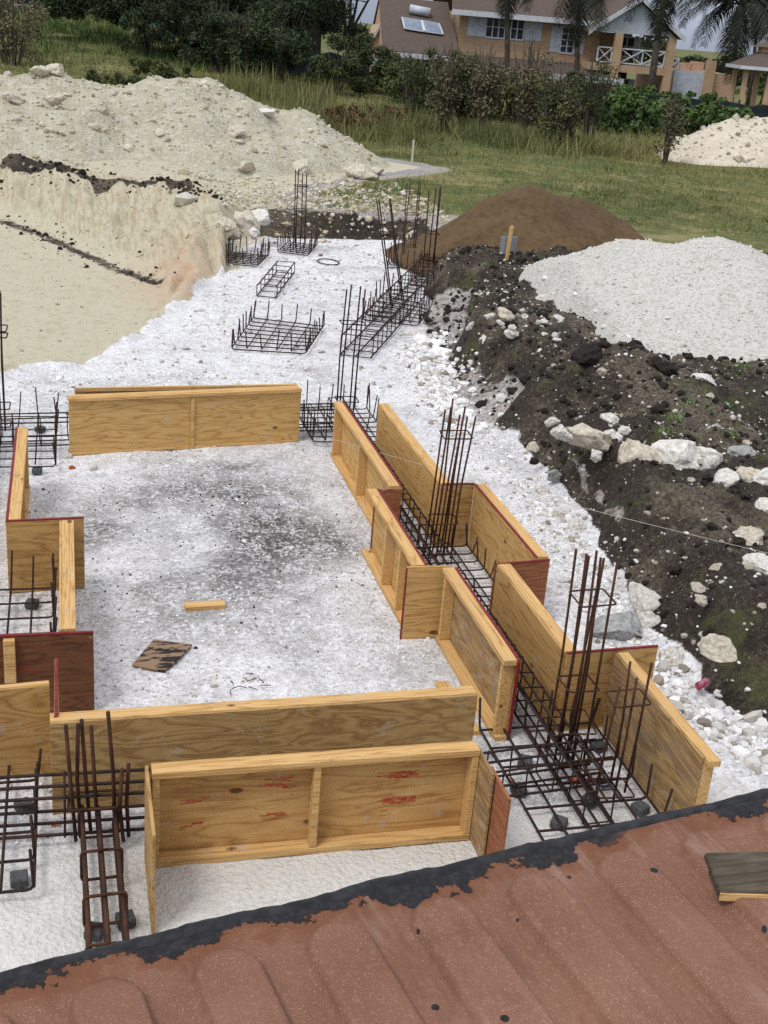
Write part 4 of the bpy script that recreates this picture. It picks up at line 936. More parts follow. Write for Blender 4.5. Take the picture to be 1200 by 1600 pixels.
MB().box(LX0, LX1, -WD - .06, -WD, 2.5, 2.592).build('roof_rail', M['tar'], e, bevel=.008)
MB().box(LX0, LX1, -WD, .0, .1, .2).build('floor_frame', M['container'], e)
wv = MB()
xs_ = np.arange(LX0, LX1, .07)
for sy in (.02, -WD + .02):
    ring = [(x, sy + (.03 if (i // 2) % 2 else 0)) for i, x in enumerate(xs_)]
    for (xa, ya), (xb, yb) in zip(ring[:-1], ring[1:]): wv.poly([(xa, ya, .15), (xb, yb, .15), (xb, yb, 2.5), (xa, ya, 2.5)])
wv.build('side_wall', M['container'], e)
MB().box(LX0, LX0 + .05, -WD, 0, .15, 2.57).box(LX1 - .05, LX1, -WD, 0, .15, 2.57).build('end_wall', M['container'], e)
cp = MB()
for x in (LX0, LX1 - .16):
    for y in (-WD - .05, -.1): cp.box(x, x + .16, y, y + .16, .0, .15).box(x + .002, x + .158, y + .002, y + .158, .15, 2.49)
cp.build('corner_post', M['container'], e)
# weathered plank on the roof
q = [np.array(at(px, py, 2.645)) for px, py in [(1128, 1382), (1103, 1321), (1290, 1318), (1310, 1388)]]
e = empty('timber_plank', (q[0] + q[2]) / 2 - np.array([0, 0, .06]), 0, 'grey weathered plank lying on the brown container roof', 'plank')
loc = np.array(e.location)
MB().prism([tuple(p_ - loc - np.array([0, 0, .043])) for p_ in q], (0, 0, .026)).build('plank', M['timber_gray'], e, bevel=.004)
d_ = q[3] - q[0]; d_ /= np.linalg.norm(d_); nrm = np.array([d_[1], -d_[0], 0]);
if nrm @ (q[1] - q[0]) > 0: nrm = -nrm
MB().prism([tuple(p_ - loc - np.array([0, 0, .04])) for p_ in (q[0], q[0] + nrm * .004, q[3] + nrm * .004, q[3])], (0, 0, .018)).build('cut_edge', M['timber'], e)

# ------------------------------------------------------------------ vegetation
def blades(P_, h, wd, nb, mat, name, label, cat, spread=.5, group=None, parent=None, kind='stuff', lean=.45):
    n = len(P_) * nb; base = np.repeat(P_, nb, 0) + np.concatenate([RNG.normal(0, spread * .5, (n, 2)), np.zeros((n, 1))], 1) * np.repeat(h, nb)[:, None] * np.array([1, 1, 0])
    a = RNG.uniform(0, 6.283, n); hh = np.repeat(h, nb) * RNG.uniform(.55, 1.1, n); ww = hh * wd
    tip = base + np.stack([np.cos(a) * hh * RNG.normal(0, lean, n), np.sin(a) * hh * RNG.normal(0, lean, n), hh], 1)
    sd_ = np.stack([-np.sin(a) * ww, np.cos(a) * ww, np.zeros(n)], 1)
    V = np.stack([base - sd_, base + sd_, tip], 1).reshape(-1, 3); F_ = np.arange(n * 3).reshape(-1, 3)
    me = np_mesh(name, V, F_); t = np.repeat(np.clip(.45 + fbm(P_[:, 0] * .4, P_[:, 1] * .4, 58, 4) * 3.2, 0, 1), nb) * .6 + RNG.random(n) * .4; add_attr(me, 'tint', np.repeat(t, 3))
    o = link_mesh(name, me, mat, parent); return tag(o, label, cat, group, kind) if label else o
def turf_at(n, pts_fn): 
    p_ = pts_fn(n); p_[:, 2] = terrain(p_[:, 0], p_[:, 1], False) - .02; return p_
def field(n):
    d_ = 24 * (95 / 24) ** RNG.random(n); px = RNG.uniform(-150, 1350, n); lat = (px - 600) / 1900 * d_ * 1.08
    p_ = y0[None] * d_[:, None] + r0[None] * lat[:, None]; x, y = p_[:, 0], p_[:, 1]
    ok = (sdist(TANZ, x, y) > 1.0) & (sdist(PAD, x, y) > 1.2) & ((y + (x - 8) * .25) > 25.5 + fbm(x * .5, y * .5, 77) * 4)
    return p_[ok]
p = turf_at(60000, field); dd = np.hypot(p[:, 0], p[:, 1])
blades(p, (.05 + .15 * RNG.random(len(p)) ** 2 + .12 * np.clip(fbm(p[:, 0] * .35, p[:, 1] * .35, 44) + .1, 0, 1)) * np.clip(dd / 40, .6, 1.7), .06, 6, M['grass'], 'grass', 'short olive grass of the field behind the site', 'grass', spread=1.2, lean=.7)
p = turf_at(2600, lambda n: field(n)); q = fbm(p[:, 0] * .25, p[:, 1] * .25, 87) > .06; p = p[q]
blades(p, .10 + .16 * RNG.random(len(p)), .06, 14, M['weed'], 'weeds', 'greener weed patches dotted through the field', 'weeds', spread=2.4, lean=.9)
p = scatter(1500, (4.3, 11), (6, 21), lambda x, y: (sdist(PAD, x, y) > .5) * (fbm(x * .8, y * .8, 97) > .12)); 
blades(p, .03 + .07 * RNG.random(len(p)), .07, 12, M['weed_green'], 'weeds', 'sparse green weeds sprouting on the black soil', 'weeds', spread=1.3, lean=.8)
def leafmesh(name, centers, rad, n, size, mat, parent, droop=0.0, aspect=1.8, seed=0):
    """many leaf faces gathered in clumps"""
    r = np.random.default_rng(seed); centers = np.asarray(centers, float); rad = np.broadcast_to(np.asarray(rad, float), (len(centers),))
    w_ = rad ** 2; ci = r.choice(len(centers), n, p=w_ / w_.sum())
    dv = r.normal(size=(n, 3)); dv /= np.linalg.norm(dv, axis=1)[:, None]; dv *= (r.random(n) ** .45)[:, None] * np.array([1, 1, .8])
    P_ = centers[ci] + dv * rad[ci][:, None] * r.uniform(.7, 1.25, n)[:, None]
    d1 = r.normal(size=(n, 3)); d1[:, 2] -= droop * 2.2; d1 /= np.linalg.norm(d1, axis=1)[:, None]
    d2 = np.cross(d1, r.normal(size=(n, 3))); d2 /= np.linalg.norm(d2, axis=1)[:, None] + 1e-9
    s_ = size * r.uniform(.6, 1.3, n)[:, None]
    V = np.stack([P_ - d1 * s_ * aspect * .5, P_ + d2 * s_ * .5, P_ + d1 * s_ * aspect * .5, P_ - d2 * s_ * .5], 1).reshape(-1, 3)
    F_ = np.arange(n * 4).reshape(-1, 4); me = np_mesh(name, V, F_)
    tint = np.clip(r.random(len(centers))[ci] * .65 + r.random(n) * .35, 0, 1); add_attr(me, 'tint', np.repeat(tint, 4))
    return link_mesh(name, me, mat, parent)
def shrub(px, py, dist_, wd, h, label, mat='leaf_shrub', n=2600, leaf=.09, twigs=10, group='shrubs between the field and the orange house', twmat='twig', twh=1.15, dep=None, name='shrub', cat='shrub', seed=None, aspect=1.8, low=.12):
    seed = seed if seed is not None else int(px * 7 + py * 13); r = random.Random(seed)
    q = at(px, py, .5); sc_ = 1
    g_ = atd(px, py, dist_); z_ = zat(g_[0], g_[1]); e = empty(name, (g_[0], g_[1], z_), r.uniform(0, 6.28), label, cat, group)
    dep = dep or wd
    cs, rs = [], []
    for i in range(int(16 + wd * 5)):
        t = r.random() ** .8; rad_ = math.sqrt(r.random()) * (.5 if t > .75 else .5 * (1 - .25 * t)); a_ = r.uniform(0, 6.28)
        cs.append((math.cos(a_) * rad_ * wd, math.sin(a_) * rad_ * dep, h * (low + (1 - low) * t * r.uniform(.75, 1.0)))); rs.append(h * r.uniform(.09, .2))
    leafmesh('foliage', cs, rs, n, leaf, M[mat], e, seed=seed, aspect=aspect)
    mb = MB()
    for i in range(twigs):
        a_ = r.uniform(0, 6.28); rr = r.random() * wd * .5; top = h * r.uniform(.6, twh)
        mb.tube([(rr * .25 * math.cos(a_), rr * .25 * math.sin(a_), -.1), (rr * .6 * math.cos(a_), rr * .6 * math.sin(a_), top * .5), (rr * math.cos(a_) * 1.1, rr * math.sin(a_) * 1.1, top)], .03, 4, taper=[.035, .022, .008])
        for k2 in range(3):
            t0 = r.uniform(.35, .9); b_ = Vector((rr * .9 * t0 * math.cos(a_), rr * .9 * t0 * math.sin(a_), top * t0)); v_ = Vector((r.gauss(0, .3), r.gauss(0, .3), r.uniform(.3, .8))) * h * .3
            mb.tube([b_, b_ + v_ * .6, b_ + v_], .012, 3, taper=[.014, .01, .005])
    if twigs: mb.build('stems', M[twmat], e)
    return e
# the belt of shrubs before the orange house: (px, py of foot, distance, width, height, kind)
belt = [(612, 150, 66, 3.0, 2.6, 'leaf_shrub', 'green bush at the left end of the shrub belt'), (640, 165, 62, 3.2, 3.3, 'leaf_shrub', 'tall leafy bush below the solar roof'),
        (672, 172, 60, 3.0, 3.4, 'leaf_dark', 'dark bush with pale twigs below the solar roof'), (705, 185, 58, 3.2, 3.2, 'leaf_shrub', 'bush in front of the skirt roof, left of the first palm'),
        (738, 190, 57, 3.0, 3.4, 'leaf_dark', 'dark upright bush left of the first palm trunk'), (772, 195, 56, 3.0, 3.0, 'leaf_gray', 'grey twiggy bush at the first palm trunk'),
        (806, 205, 55, 3.0, 3.2, 'leaf_shrub', 'green bush between the first and second palm'), (842, 205, 56, 3.0, 3.0, 'leaf_gray', 'dry grey bush left of the second palm'),
        (872, 190, 60, 2.8, 2.6, 'leaf_dark', 'dark bush behind the second palm'), (640, 210, 50, 1.9, 2.2, 'leaf_dark', 'low dark bush at the foot of the belt, left'),
        (690, 222, 47.5, 1.5, 2.6, 'leaf_gray', 'tall grey brown shrub at the front of the belt'), (722, 220, 48, 1.5, 2.9, 'leaf_dark', 'tall dark shrub standing in front of the belt'),
        (752, 222, 47, 1.3, 2.8, 'leaf_gray', 'thin twiggy shrub in front of the belt'), (815, 228, 46.5, 1.5, 2.7, 'leaf_gray', 'straggly grey shrub before the second palm'),
        (862, 238, 45, 1.4, 2.1, 'leaf_shrub', 'low bush right of the straggly grey shrub'), (880, 236, 45, .8, 1.9, 'leaf_gray', 'bare spindly shrub in the yellow grass'),
        (918, 208, 50, 1.8, 2.6, 'leaf_dark', 'dark vase shaped shrub below the balcony')]
for px, py, d_, wd, h, mt, lb in belt:
    shrub(px, py, d_, wd, h * (random.uniform(.58, .86) if d_ > 52 else random.uniform(.85, 1.15)), lb, mt, n=5200 if d_ > 52 else 2200, leaf=.085 if d_ > 52 else .06, twigs=22, aspect=2.4, twh=1.25)
shrub(1040, 245, 44, .55, 2.3, 'single thin bare shrub standing in the grass before the green hedge', 'leaf_gray', n=700, leaf=.07, twigs=12, group=None)
grape = [(955, 172, 60, 3.0, 1.7), (985, 188, 57, 3.2, 1.9), (1012, 196, 55, 3.0, 1.9), (1060, 192, 57, 3.2, 1.8), (1092, 196, 56, 3.0, 1.7), (1120, 190, 58, 3.2, 1.6), (1045, 172, 66, 4, 1.9), (1090, 168, 68, 4, 1.9), (1005, 160, 70, 4.0, 1.8), (1165, 172, 66, 3.6, 1.5)]
gl = ['leftmost bush of the green hedge below the balcony', 'bright bush of the hedge, second from its left end', 'bright low bush of the hedge, left of the thin bare shrub', 'bright bush of the hedge, right of the thin bare shrub',
      'bush of the hedge under the white shutter door', 'last bush of the hedge beside the small pale heap', 'bush behind the hedge in front of the white shutter', 'bush behind the hedge left of the gazebo', 'bush behind the hedge under the balcony recess', 'low bush in front of the gazebo']
for (px, py, d_, wd, h), lb in zip(grape, gl): shrub(px, py, d_, wd, h * .9, lb, 'leaf_grape', n=2600, leaf=.17, twigs=5, group='bright green hedge bushes', aspect=1.2, twh=.9)
shrub(20, 108, 55, 3.0, 3.0, 'dry twiggy bush at the left edge behind the rubble heap', 'leaf_gray', n=2200, leaf=.08, twigs=26, group=None)
shrub(-20, 90, 60, 3.0, 3.6, 'green bush cut by the left edge behind the dry bush', 'leaf_shrub', n=2400, leaf=.1, twigs=16, group=None)
for px, py, d_, wd, h, lb in [(190, 128, 48, 3.0, .8, 'low olive bush behind the dip of the rubble heap'), (260, 112, 56, 3.2, 1.0, 'olive bush behind the middle of the rubble heap'), 
                              (385, 118, 64, 3.0, 3.0, 'dark green bush at the foot of the big tree'), (235, 100, 70, 3.6, 3.0, 'dark bush behind the left part of the low limb'), (290, 104, 69, 3.4, 3.6, 'dark bush under the middle of the low limb'), (345, 108, 66, 3.2, 3.3, 'dark bush left of the big tree foot'), (430, 118, 66, 3.8, 3.9, 'dense dark bush under the big tree'), (560, 118, 66, 3.4, 2.6, 'dark bush between big tree and orange house'), (520, 125, 62, 3, 2.0, 'bush with yellowish leaves at the tree foot')]:
    shrub(px, py, d_, wd, h, lb, 'leaf_cas' if h > 2.7 else ('leaf_dark' if h > 1.5 else 'leaf_shrub'), n=7000, leaf=.07, twigs=14, aspect=4, twh=1.2, group='dark bushes behind the rubble heap')
for i_, (px, d_, wd, h) in enumerate([(1075, 125, 8, 3.0), (1120, 130, 9, 2.6), (1155, 120, 8, 3.2), (1200, 128, 9, 3.0), (1240, 122, 9, 3.4), (1010, 128, 6, 4.5)]):
    shrub(px, 120, d_, wd, h, ['rounded', 'low', 'middle', 'far right', 'outermost', 'tall'][i_] + ' dark tree on the skyline behind the terrace wing', 'leaf_dark', n=1500, leaf=.3, twigs=4, group='far trees on the skyline', name='far_tree', cat='tree')
# standing dry grass
def strip(n, line, wid, dist_jit=1.0):
    out = []
    for i in range(n):
        k_ = random.random() * (len(line) - 1); i_ = int(k_); t = k_ - i_; a, b = line[i_], line[i_ + 1]
        q = atd(a[0] + (b[0] - a[0]) * t + random.gauss(0, 6), a[1] + (b[1] - a[1]) * t, a[2] + (b[2] - a[2]) * t + random.gauss(0, wid)); out.append(q)
    p_ = np.array(out); p_ = p_[fbm(p_[:, 0] * .55, p_[:, 1] * .55, 19, 3) > -.06]; p_[:, 2] = terrain(p_[:, 0], p_[:, 1], False) - .03; return p_
p = strip(900, [(440, 160, 46), (500, 170, 46), (560, 190, 46), (610, 205, 46), (650, 215, 46)], 2.2)
blades(p, .3 + .8 * RNG.random(len(p)) ** 1.5, .022, 16, M['tallgrass'], 'tall_grass', 'tall yellowish grass beside the rubble heap', 'tall grass', spread=.9, lean=.55)
p = strip(1300, [(640, 225, 45), (760, 232, 45), (850, 240, 44.5), (920, 238, 45), (990, 238, 46), (1040, 225, 48)], 1.6)
blades(p, .2 + .7 * RNG.random(len(p)) ** 1.6, .022, 16, M['tallgrass'], 'tall_grass', 'tall yellowish grass along the foot of the shrub belt', 'tall grass', spread=.9, lean=.6)
p = strip(500, [(360, 125, 55), (440, 130, 55), (520, 135, 56)], 2.5)
blades(p, .6 + .6 * RNG.random(len(p)), .025, 12, M['tallgrass'], 'tall_grass', 'tall grass behind the rubble heap skyline', 'tall grass', spread=.5, lean=.3)
p = strip(900, [(40, 70, 75), (120, 62, 80), (220, 70, 80), (330, 85, 75)], 9)
blades(p, .25 + .5 * RNG.random(len(p)) ** 1.5, .05, 14, M['weed'], 'tall_grass', 'rough grass on the rise behind the rubble heap', 'tall grass', spread=.9, lean=.5)
for px, py, d_, lb in [(545, 192, 44, 'dry brown brush pile at the edge of the field'), (600, 185, 46, 'dry brown brush right of the other brush pile')]:
    shrub(px, py, d_, 2.2, .9, lb, 'dry', n=1600, leaf=.07, twigs=16, group='dry brush piles', twmat='bark', aspect=4, name='brush_pile', cat='brush')

def branch_tree(px, py, dist_, label, trunk_h, r0_, limbs, crown, mat, n, leaf, seed, droop=.35, aspect=3.5, name='casuarina_tree', group=None):
    """limbs: end points rel. to the foot in (right, away, up); crown: clumps (right, away, up, radius)"""
    r = random.Random(seed); g_ = atd(px, py, dist_); e = empty(name, (g_[0], g_[1], zat(g_[0], g_[1])), -YAW, label, 'tree', group)
    mb = MB(); mb.tube([(0, 0, -.3), (.05, 0, trunk_h * .35), (-.08, .05, trunk_h * .7), (.1, 0, trunk_h)], r0_, 8, taper=[r0_ * 1.3, r0_, r0_ * .8, r0_ * .45])
    for x, y, z_, zs in limbs:
        s_ = Vector((0, 0, zs)); t_ = Vector((x, y, z_)); md = (s_ + t_) / 2 + Vector((r.gauss(0, .2), r.gauss(0, .2), .25 * (t_ - s_).length * .35))
        mb.tube([s_, s_ * .6 + md * .4, md, md * .4 + t_ * .6, t_], .1, 6, taper=[r0_ * .5, r0_ * .42, r0_ * .32, r0_ * .22, r0_ * .08])
        for k2 in range(5):
            t0 = r.uniform(.3, .95); b_ = md.lerp(t_, max(0, t0 * 2 - 1)) if t0 > .5 else s_.lerp(md, t0 * 2)
            v_ = Vector((r.gauss(0, 1), r.gauss(0, 1), r.uniform(-.3, .8))) * (t_ - s_).length * .25
            mb.tube([b_, b_ + v_ * .5 + Vector((0, 0, .08)), b_ + v_], .03, 4, taper=[r0_ * .15, r0_ * .1, .01])
    mb.build('trunk', M['bark'], e, smooth=True)
    cs = np.array([c_[:3] for c_ in crown]); rs = np.array([c_[3] for c_ in crown])
    leafmesh('crown', cs, rs, n, leaf, M[mat], e, droop=droop, aspect=aspect, seed=seed)
    return e
def clumps(seed, n, xr, yr, zr, rr):
    r = random.Random(seed); return [(r.uniform(*xr), r.uniform(*yr), r.uniform(*zr), r.uniform(*rr)) for _ in range(n)]
GT = 'dark trees at the back left'
branch_tree(486, 118, 70, 'big dark needle tree with a thick trunk left of the orange house', 8, .38, [(-3, 0, 4.5, 2), (2.6, .5, 5.5, 2.8), (-2, 1, 7, 3.5), (1.5, -1, 8, 4), (-4.5, 0, 6.5, 3), (3.2, 0, 7, 4)],
            clumps(1, 60, (-5.2, 2.4), (-2, 2.5), (1.3, 8.6), (.5, 1.25)), 'leaf_cas', 52000, .06, 1, group=GT, aspect=6)
branch_tree(400, 112, 72, 'wide dark tree whose long low limb reaches out to the left', 7, .32, [(-9.5, 0, 3.4, 1.9), (-7, -1, 5.2, 2.6), (-5, 1, 6.5, 3), (-2, 0, 7.5, 4), (2, .5, 7, 4), (-11, 0, 5.0, 3)],
            clumps(12, 34, (-11.8, -7), (-1.5, 1.5), (1.9, 5), (.45, .9)) + clumps(2, 110, (-11.5, 0), (-2, 2), (2.0, 6.8), (.4, .9)) + clumps(3, 16, (-4, 3), (-1.5, 1.5), (1.2, 6), (.6, 1.2)), 'leaf_cas', 64000, .06, 2, group=GT, aspect=6)
branch_tree(543, 100, 74, 'open tree with bare forking limbs against the sky, left of the orange house', 3.2, .2, [(-1.3, 0, 6.5, 1.6), (.9, 0, 6.3, 1.8), (1.6, .3, 5.2, 2.2), (-.4, -.3, 7, 2.5)],
            clumps(4, 16, (-1.8, 2.2), (-1, 1), (4.6, 7.5), (.3, .75)), 'leaf_cas', 7000, .05, 4, group=GT, aspect=6)
branch_tree(335, 105, 78, 'dark leafy tree behind the low limb at the back left', 5, .25, [(-2, 0, 5, 2), (2, 0, 5.5, 2), (0, 1, 6.5, 2.5)], clumps(5, 26, (-2.5, 3), (-1.5, 1.5), (1.2, 7), (.6, 1.2)), 'leaf_dark', 8000, .14, 5, droop=.1, aspect=2, group=GT)

# palms
def frond_mesh(seed, Ln):
    r = random.Random(seed); mb = MB(); pts = []; N = 14
    for i in range(N + 1):
        t = i / N; pts.append(Vector((Ln * (t * .95 - .12 * t ** 3), 0, Ln * (.42 * t - .85 * t * t - .12 * t ** 3))))
    mb.tube(pts, .03, 4, taper=[.045 * (1 - .85 * i / N) for i in range(N + 1)])
    nv = len(mb.v)
    for i in range(46):
        t = .12 + .88 * i / 46; k_ = t * N; a = int(min(k_, N - 1)); c_ = pts[a].lerp(pts[a + 1], k_ - a); d_ = (pts[a + 1] - pts[a]).normalized()
        ll = Ln * .30 * math.sin(math.pi * min(1, .12 + t * .85)) ** .6 * r.uniform(.85, 1.1)
        for sgn in (1, -1):
            s_ = Vector((d_.x * .55, sgn * .8, -.35 - .45 * r.random())); s_.normalize(); tip = c_ + s_ * ll + Vector((0, 0, -ll * .28)); md = c_ + s_ * ll * .5
            w_ = d_ * .028
            mb.poly([c_ - w_ * .6, c_ + w_ * .6, md + w_]); mb.poly([c_ - w_ * .6, md + w_, md - w_]); mb.poly([md - w_, md + w_, tip])
    me = bpy.data.meshes.new('frond'); me.from_pydata([tuple(v) for v in mb.v], [], mb.f); me.materials.append(M['leaf_palm'])
    tn = np.full(len(mb.v), .4); tn[nv:] = np.repeat([r.random() for _ in range((len(mb.v) - nv) // 10 + 1)], 10)[:len(mb.v) - nv]; add_attr(me, 'tint', tn); me.update(); return me
FR = [frond_mesh(i, 3.3) for i in range(4)]
def palm(foot, top, dist_, label, r_=.16, nf=20, sc_=1.0, seed=0):
    r = random.Random(seed); a = Vector(atd(*foot, dist_)); b = Vector(atd(*top, dist_)); a.z = zat(a.x, a.y); e = empty('palm_tree', a, 0, label, 'palm', 'coconut palms before the orange house')
    t = b - a; MB().tube([(0, 0, -.3), t * .3 + Vector((.08, 0, 0)), t * .65 - Vector((.05, 0, 0)), t], r_, 9, taper=[r_ * 1.35, r_, r_ * .9, r_ * .75]).build('trunk', M['palm_bark'], e, smooth=True)
    for i in range(nf):
        o = bpy.data.objects.new('frond', FR[i % 4]); COL.objects.link(o); o.parent = e; o.location = t
        el = [R(52), R(20), R(-12), R(-45)][i % 4] + r.uniform(-.2, .2)
        o.rotation_euler = Matrix.Rotation(i * 2.39996 + r.uniform(-.2, .2), 3, 'Z').to_4x4().__matmul__(Matrix.Rotation(-el, 4, 'Y')).to_euler(); q_ = sc_ * r.uniform(.85, 1.1); o.scale = (q_, q_, q_)
    return e
palm((789, 140), (798, -58), 74, 'palm whose trunk rises before the long upper window', seed=1, sc_=1.05, nf=14)
palm((898, 145), (909, -24), 74, 'palm with drooping fronds before the second window', seed=2, sc_=1.1, nf=14)
palm((1011, 150), (1046, -44), 72, 'leaning palm before the right balcony column', seed=3, r_=.2, nf=12, sc_=1.1)
palm((1142, 160), (1157, 8), 76, 'full palm crown against the sky at the upper right', seed=4, nf=18, sc_=1.25)
palm((1172, 140), (1192, -10), 84, 'farther thin palm behind the gazebo roof', seed=5, r_=.12, sc_=.95)
palm((1190, 140), (1240, 8), 80, 'palm at the right edge, mostly out of the photo', seed=6, r_=.14)

# ------------------------------------------------------------------ orange house
M['wall'] = mat_simple('peach_render', lin(190, 162, 134), lin(178, 150, 122), 1.2, .9, .004)
M['wall_rose'] = mat_simple('pale_block', lin(206, 170, 148), lin(190, 152, 128), 2, .9)
k = NT('brown_shingle', .9); P = k.co((1, 1, 1)); n = k.noise(P, 3, 5, .7); br = k.n('ShaderNodeTexBrick'); k.l(k.co((3, 3, 3)), br.inputs[0])
br.inputs['Color1'].default_value = lin(92, 80, 74); br.inputs['Color2'].default_value = lin(108, 94, 86); br.inputs['Mortar'].default_value = lin(70, 60, 56)
k.base(k.mix(k.rng(n, .4, .7, 0, .5), br.outputs[0], lin(84, 72, 66))); M['shingle'] = k.m
M['white'] = mat_simple('white_paint', lin(206, 210, 216), lin(190, 194, 202), 3, .6)
M['shutter'] = mat_simple('shutter_paint', lin(196, 202, 214), lin(178, 184, 198), 3, .6)
M['glass'] = mat_simple('dark_pane', lin(34, 38, 46), lin(52, 58, 68), 2, .15)
M['solar'] = mat_simple('solar_glass', lin(110, 124, 142), lin(140, 152, 168), 1.5, .15)
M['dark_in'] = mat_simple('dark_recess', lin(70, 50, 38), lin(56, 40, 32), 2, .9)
M['net'] = mat_simple('shade_net', lin(30, 38, 44), lin(44, 54, 58), 2, .9, .02)
HYAW = R(8); D0 = 82.0
hx = np.array([math.cos(-YAW + HYAW), math.sin(-YAW + HYAW), 0]); hy = np.array([-hx[1], hx[0], 0])
HO = np.array(atd(600, 140, D0)); HO[2] = zat(HO[0], HO[1]) - .4
H = empty('orange_house', HO, -YAW + HYAW, 'peach orange two storey house with brown roofs and white shutters', 'house')
def hp(px, py, yo=0.0):                           # photo spot on the house plane y = yo -> local x, z
    d = ray(px, py); t = ((HO - EYE) @ hy + yo) / (d @ hy); p_ = EYE + t * d - HO - np.array([0, 0, .4]); return float(p_ @ hx), float(p_[2])
def hbox(nm, x0, x1, y_0, y_1, z0, z1, mt, par=H, bev=0): return MB().box(x0, x1, y_0, y_1, z0, z1).build(nm, M[mt], par, bevel=bev)
xL = hp(716, 60)[0]; xR = hp(938, 60)[0]; zE = hp(835, 16)[1]; zS = hp(835, 86)[1]; xB0 = hp(938, 80)[0]; xB1 = hp(1047, 80)[0]; xW0 = hp(590, 60)[0]; xLow = hp(955, 100)[0]
xWin = hp(556, 80)[0]
hbox('wall', xL, xR, 0, 8, -.3, zE, 'wall')
# window helper
def window(nm, cxp, cyp, wp, hpx, y_, nc, nr, shut=0):
    x, z = hp(cxp, cyp, y_); w_ = wp * D0 / 1900; h_ = hpx * D0 / 1900
    f = MB(); f.box(-w_ / 2 - .08, w_ / 2 + .08, -.06, -.01, -h_ / 2 - .1, -h_ / 2); f.box(-w_ / 2 - .08, w_ / 2 + .08, -.06, -.01, h_ / 2, h_ / 2 + .08)
    f.box(-w_ / 2 - .08, -w_ / 2, -.06, -.01, -h_ / 2, h_ / 2); f.box(w_ / 2, w_ / 2 + .08, -.06, -.01, -h_ / 2, h_ / 2)
    for i in range(1, nc): xx = -w_ / 2 + w_ * i / nc; f.box(xx - .035, xx + .035, -.055, -.012, -h_ / 2, h_ / 2)
    for i in range(1, nr): zq = -h_ / 2 + h_ * i / nr; f.box(-w_ / 2, w_ / 2, -.05, -.014, zq - .025, zq + .025)
    o = f.build(nm, M['white'], H); o.location = (x, y_, z)
    MB().box(-w_ / 2, w_ / 2, -.013, -.008, -h_ / 2, h_ / 2).build('pane', M['glass'], o)
    for s_ in ([-1, 1] if shut else []):
        m_ = MB(); sw = shut * D0 / 1900; x0 = s_ * (w_ / 2 + .09); x1 = x0 + s_ * sw; a_, b_ = min(x0, x1), max(x0, x1)
        m_.box(a_, b_, -.05, -.012, -h_ / 2 - .05, h_ / 2 + .05).box(a_ + .05, (a_ + b_) / 2 - .03, -.062, -.051, -h_ / 2 + .02, h_ / 2 - .02).box((a_ + b_) / 2 + .03, b_ - .05, -.062, -.051, -h_ / 2 + .02, h_ / 2 - .02)
        m_.build('shutter', M['shutter'], o)
    return o
window('window', 790, 33, 55, 27, 0, 6, 2, 26)
window('window', 888, 52, 18, 34, 0, 2, 4, 15)
# skirt roof in front of the upper wall, ground floor wall under it
yS = -3.0; zF = hp(780, 98, yS)[1]
MB().prism([(xL - 6.0, yS, zF), (xLow, yS, zF), (xLow - .6, -.02, zS + .1), (xL - 6.0, -.02, zS + .1)], (0, .02, -.14)).build('skirt_roof', M['shingle'], H)
hbox('fascia', xL - 6.05, xLow + .05, yS - .05, yS - .01, zF - .34, zF + .02, 'white')
hbox('wall', xL - 5.5, xLow - 1.0, -1.1, -.05, -.3, zF - .2, 'wall')
px_ = hp(862, 118, -2.8)[0]; hbox('column', px_ - .17, px_ + .17, -2.9, -2.56, -.3, zF - .2, 'wall')
window('window', 885, 120, 22, 16, -1.1, 3, 3)
# main roof
zt = zE; RX0, RX1 = xL - .7, hp(1052, 40)[0]
MB().prism([(RX0, -.9, zt - .05), (hp(925, 30)[0], -.9, zt - .05), (hp(925, 30)[0] - 1.0, 4, zt + 3.2), (RX0 + .5, 4, zt + 3.2)], (0, .03, .14)).build('roof', M['shingle'], H)
MB().prism([(RX0, 9, zt - .05), (RX0 + .5, 4, zt + 3.2), (RX1, 4, zt + 3.2), (RX1, 9, zt - .05)], (0, .03, .14)).build('roof', M['shingle'], H)
hbox('fascia', RX0, hp(925, 30)[0], -.96, -.91, zt - .25, zt + .07, 'white')
# gabled balcony bay
gx0, gx1 = hp(930, 60, -2.4)[0], hp(1052, 60, -2.4)[0]; gm = (gx0 + gx1) / 2; zg = hp(985, 42, -2.4)[1]; zp = zg + 2.0
MB().prism([(gx0 - .5, -2.9, zg - .1), (gm, -2.9, zp), (gm, 5, zp), (gx0 - .5, 5, zg - .1)], (0, 0, .16)).build('roof', M['shingle'], H)
MB().prism([(gx1 + .5, -2.9, zg - .1), (gx1 + .5, 5, zg - .1), (gm, 5, zp), (gm, -2.9, zp)], (0, 0, .16)).build('roof', M['shingle'], H)
MB().prism([(gx0 - .1, -2.5, zg), (gx1 + .1, -2.5, zg), (gm, -2.5, zp - .1)], (0, .1, 0)).build('gable', M['shutter'], H)
MB().prism([(gx0 - .6, -2.97, zg - .25), (gm, -2.97, zp - .1), (gm, -2.97, zp + .18), (gx0 - .6, -2.97, zg + .05)], (0, .05, 0)).build('fascia', M['white'], H)
MB().prism([(gm, -2.97, zp - .1), (gx1 + .6, -2.97, zg - .25), (gx1 + .6, -2.97, zg + .05), (gm, -2.97, zp + .18)], (0, .05, 0)).build('fascia', M['white'], H)
zd = hp(985, 92, -2.4)[1]
hbox('balcony_slab', gx0 - .1, gx1 + .1, -2.55, 3, zd - .42, zd, 'wall')
for pxx in (963, 1047):
    xx = hp(pxx, 80, -2.4)[0]; hbox('column', xx - .24, xx + .24, -2.7, -2.22, -.3, zg, 'wall')
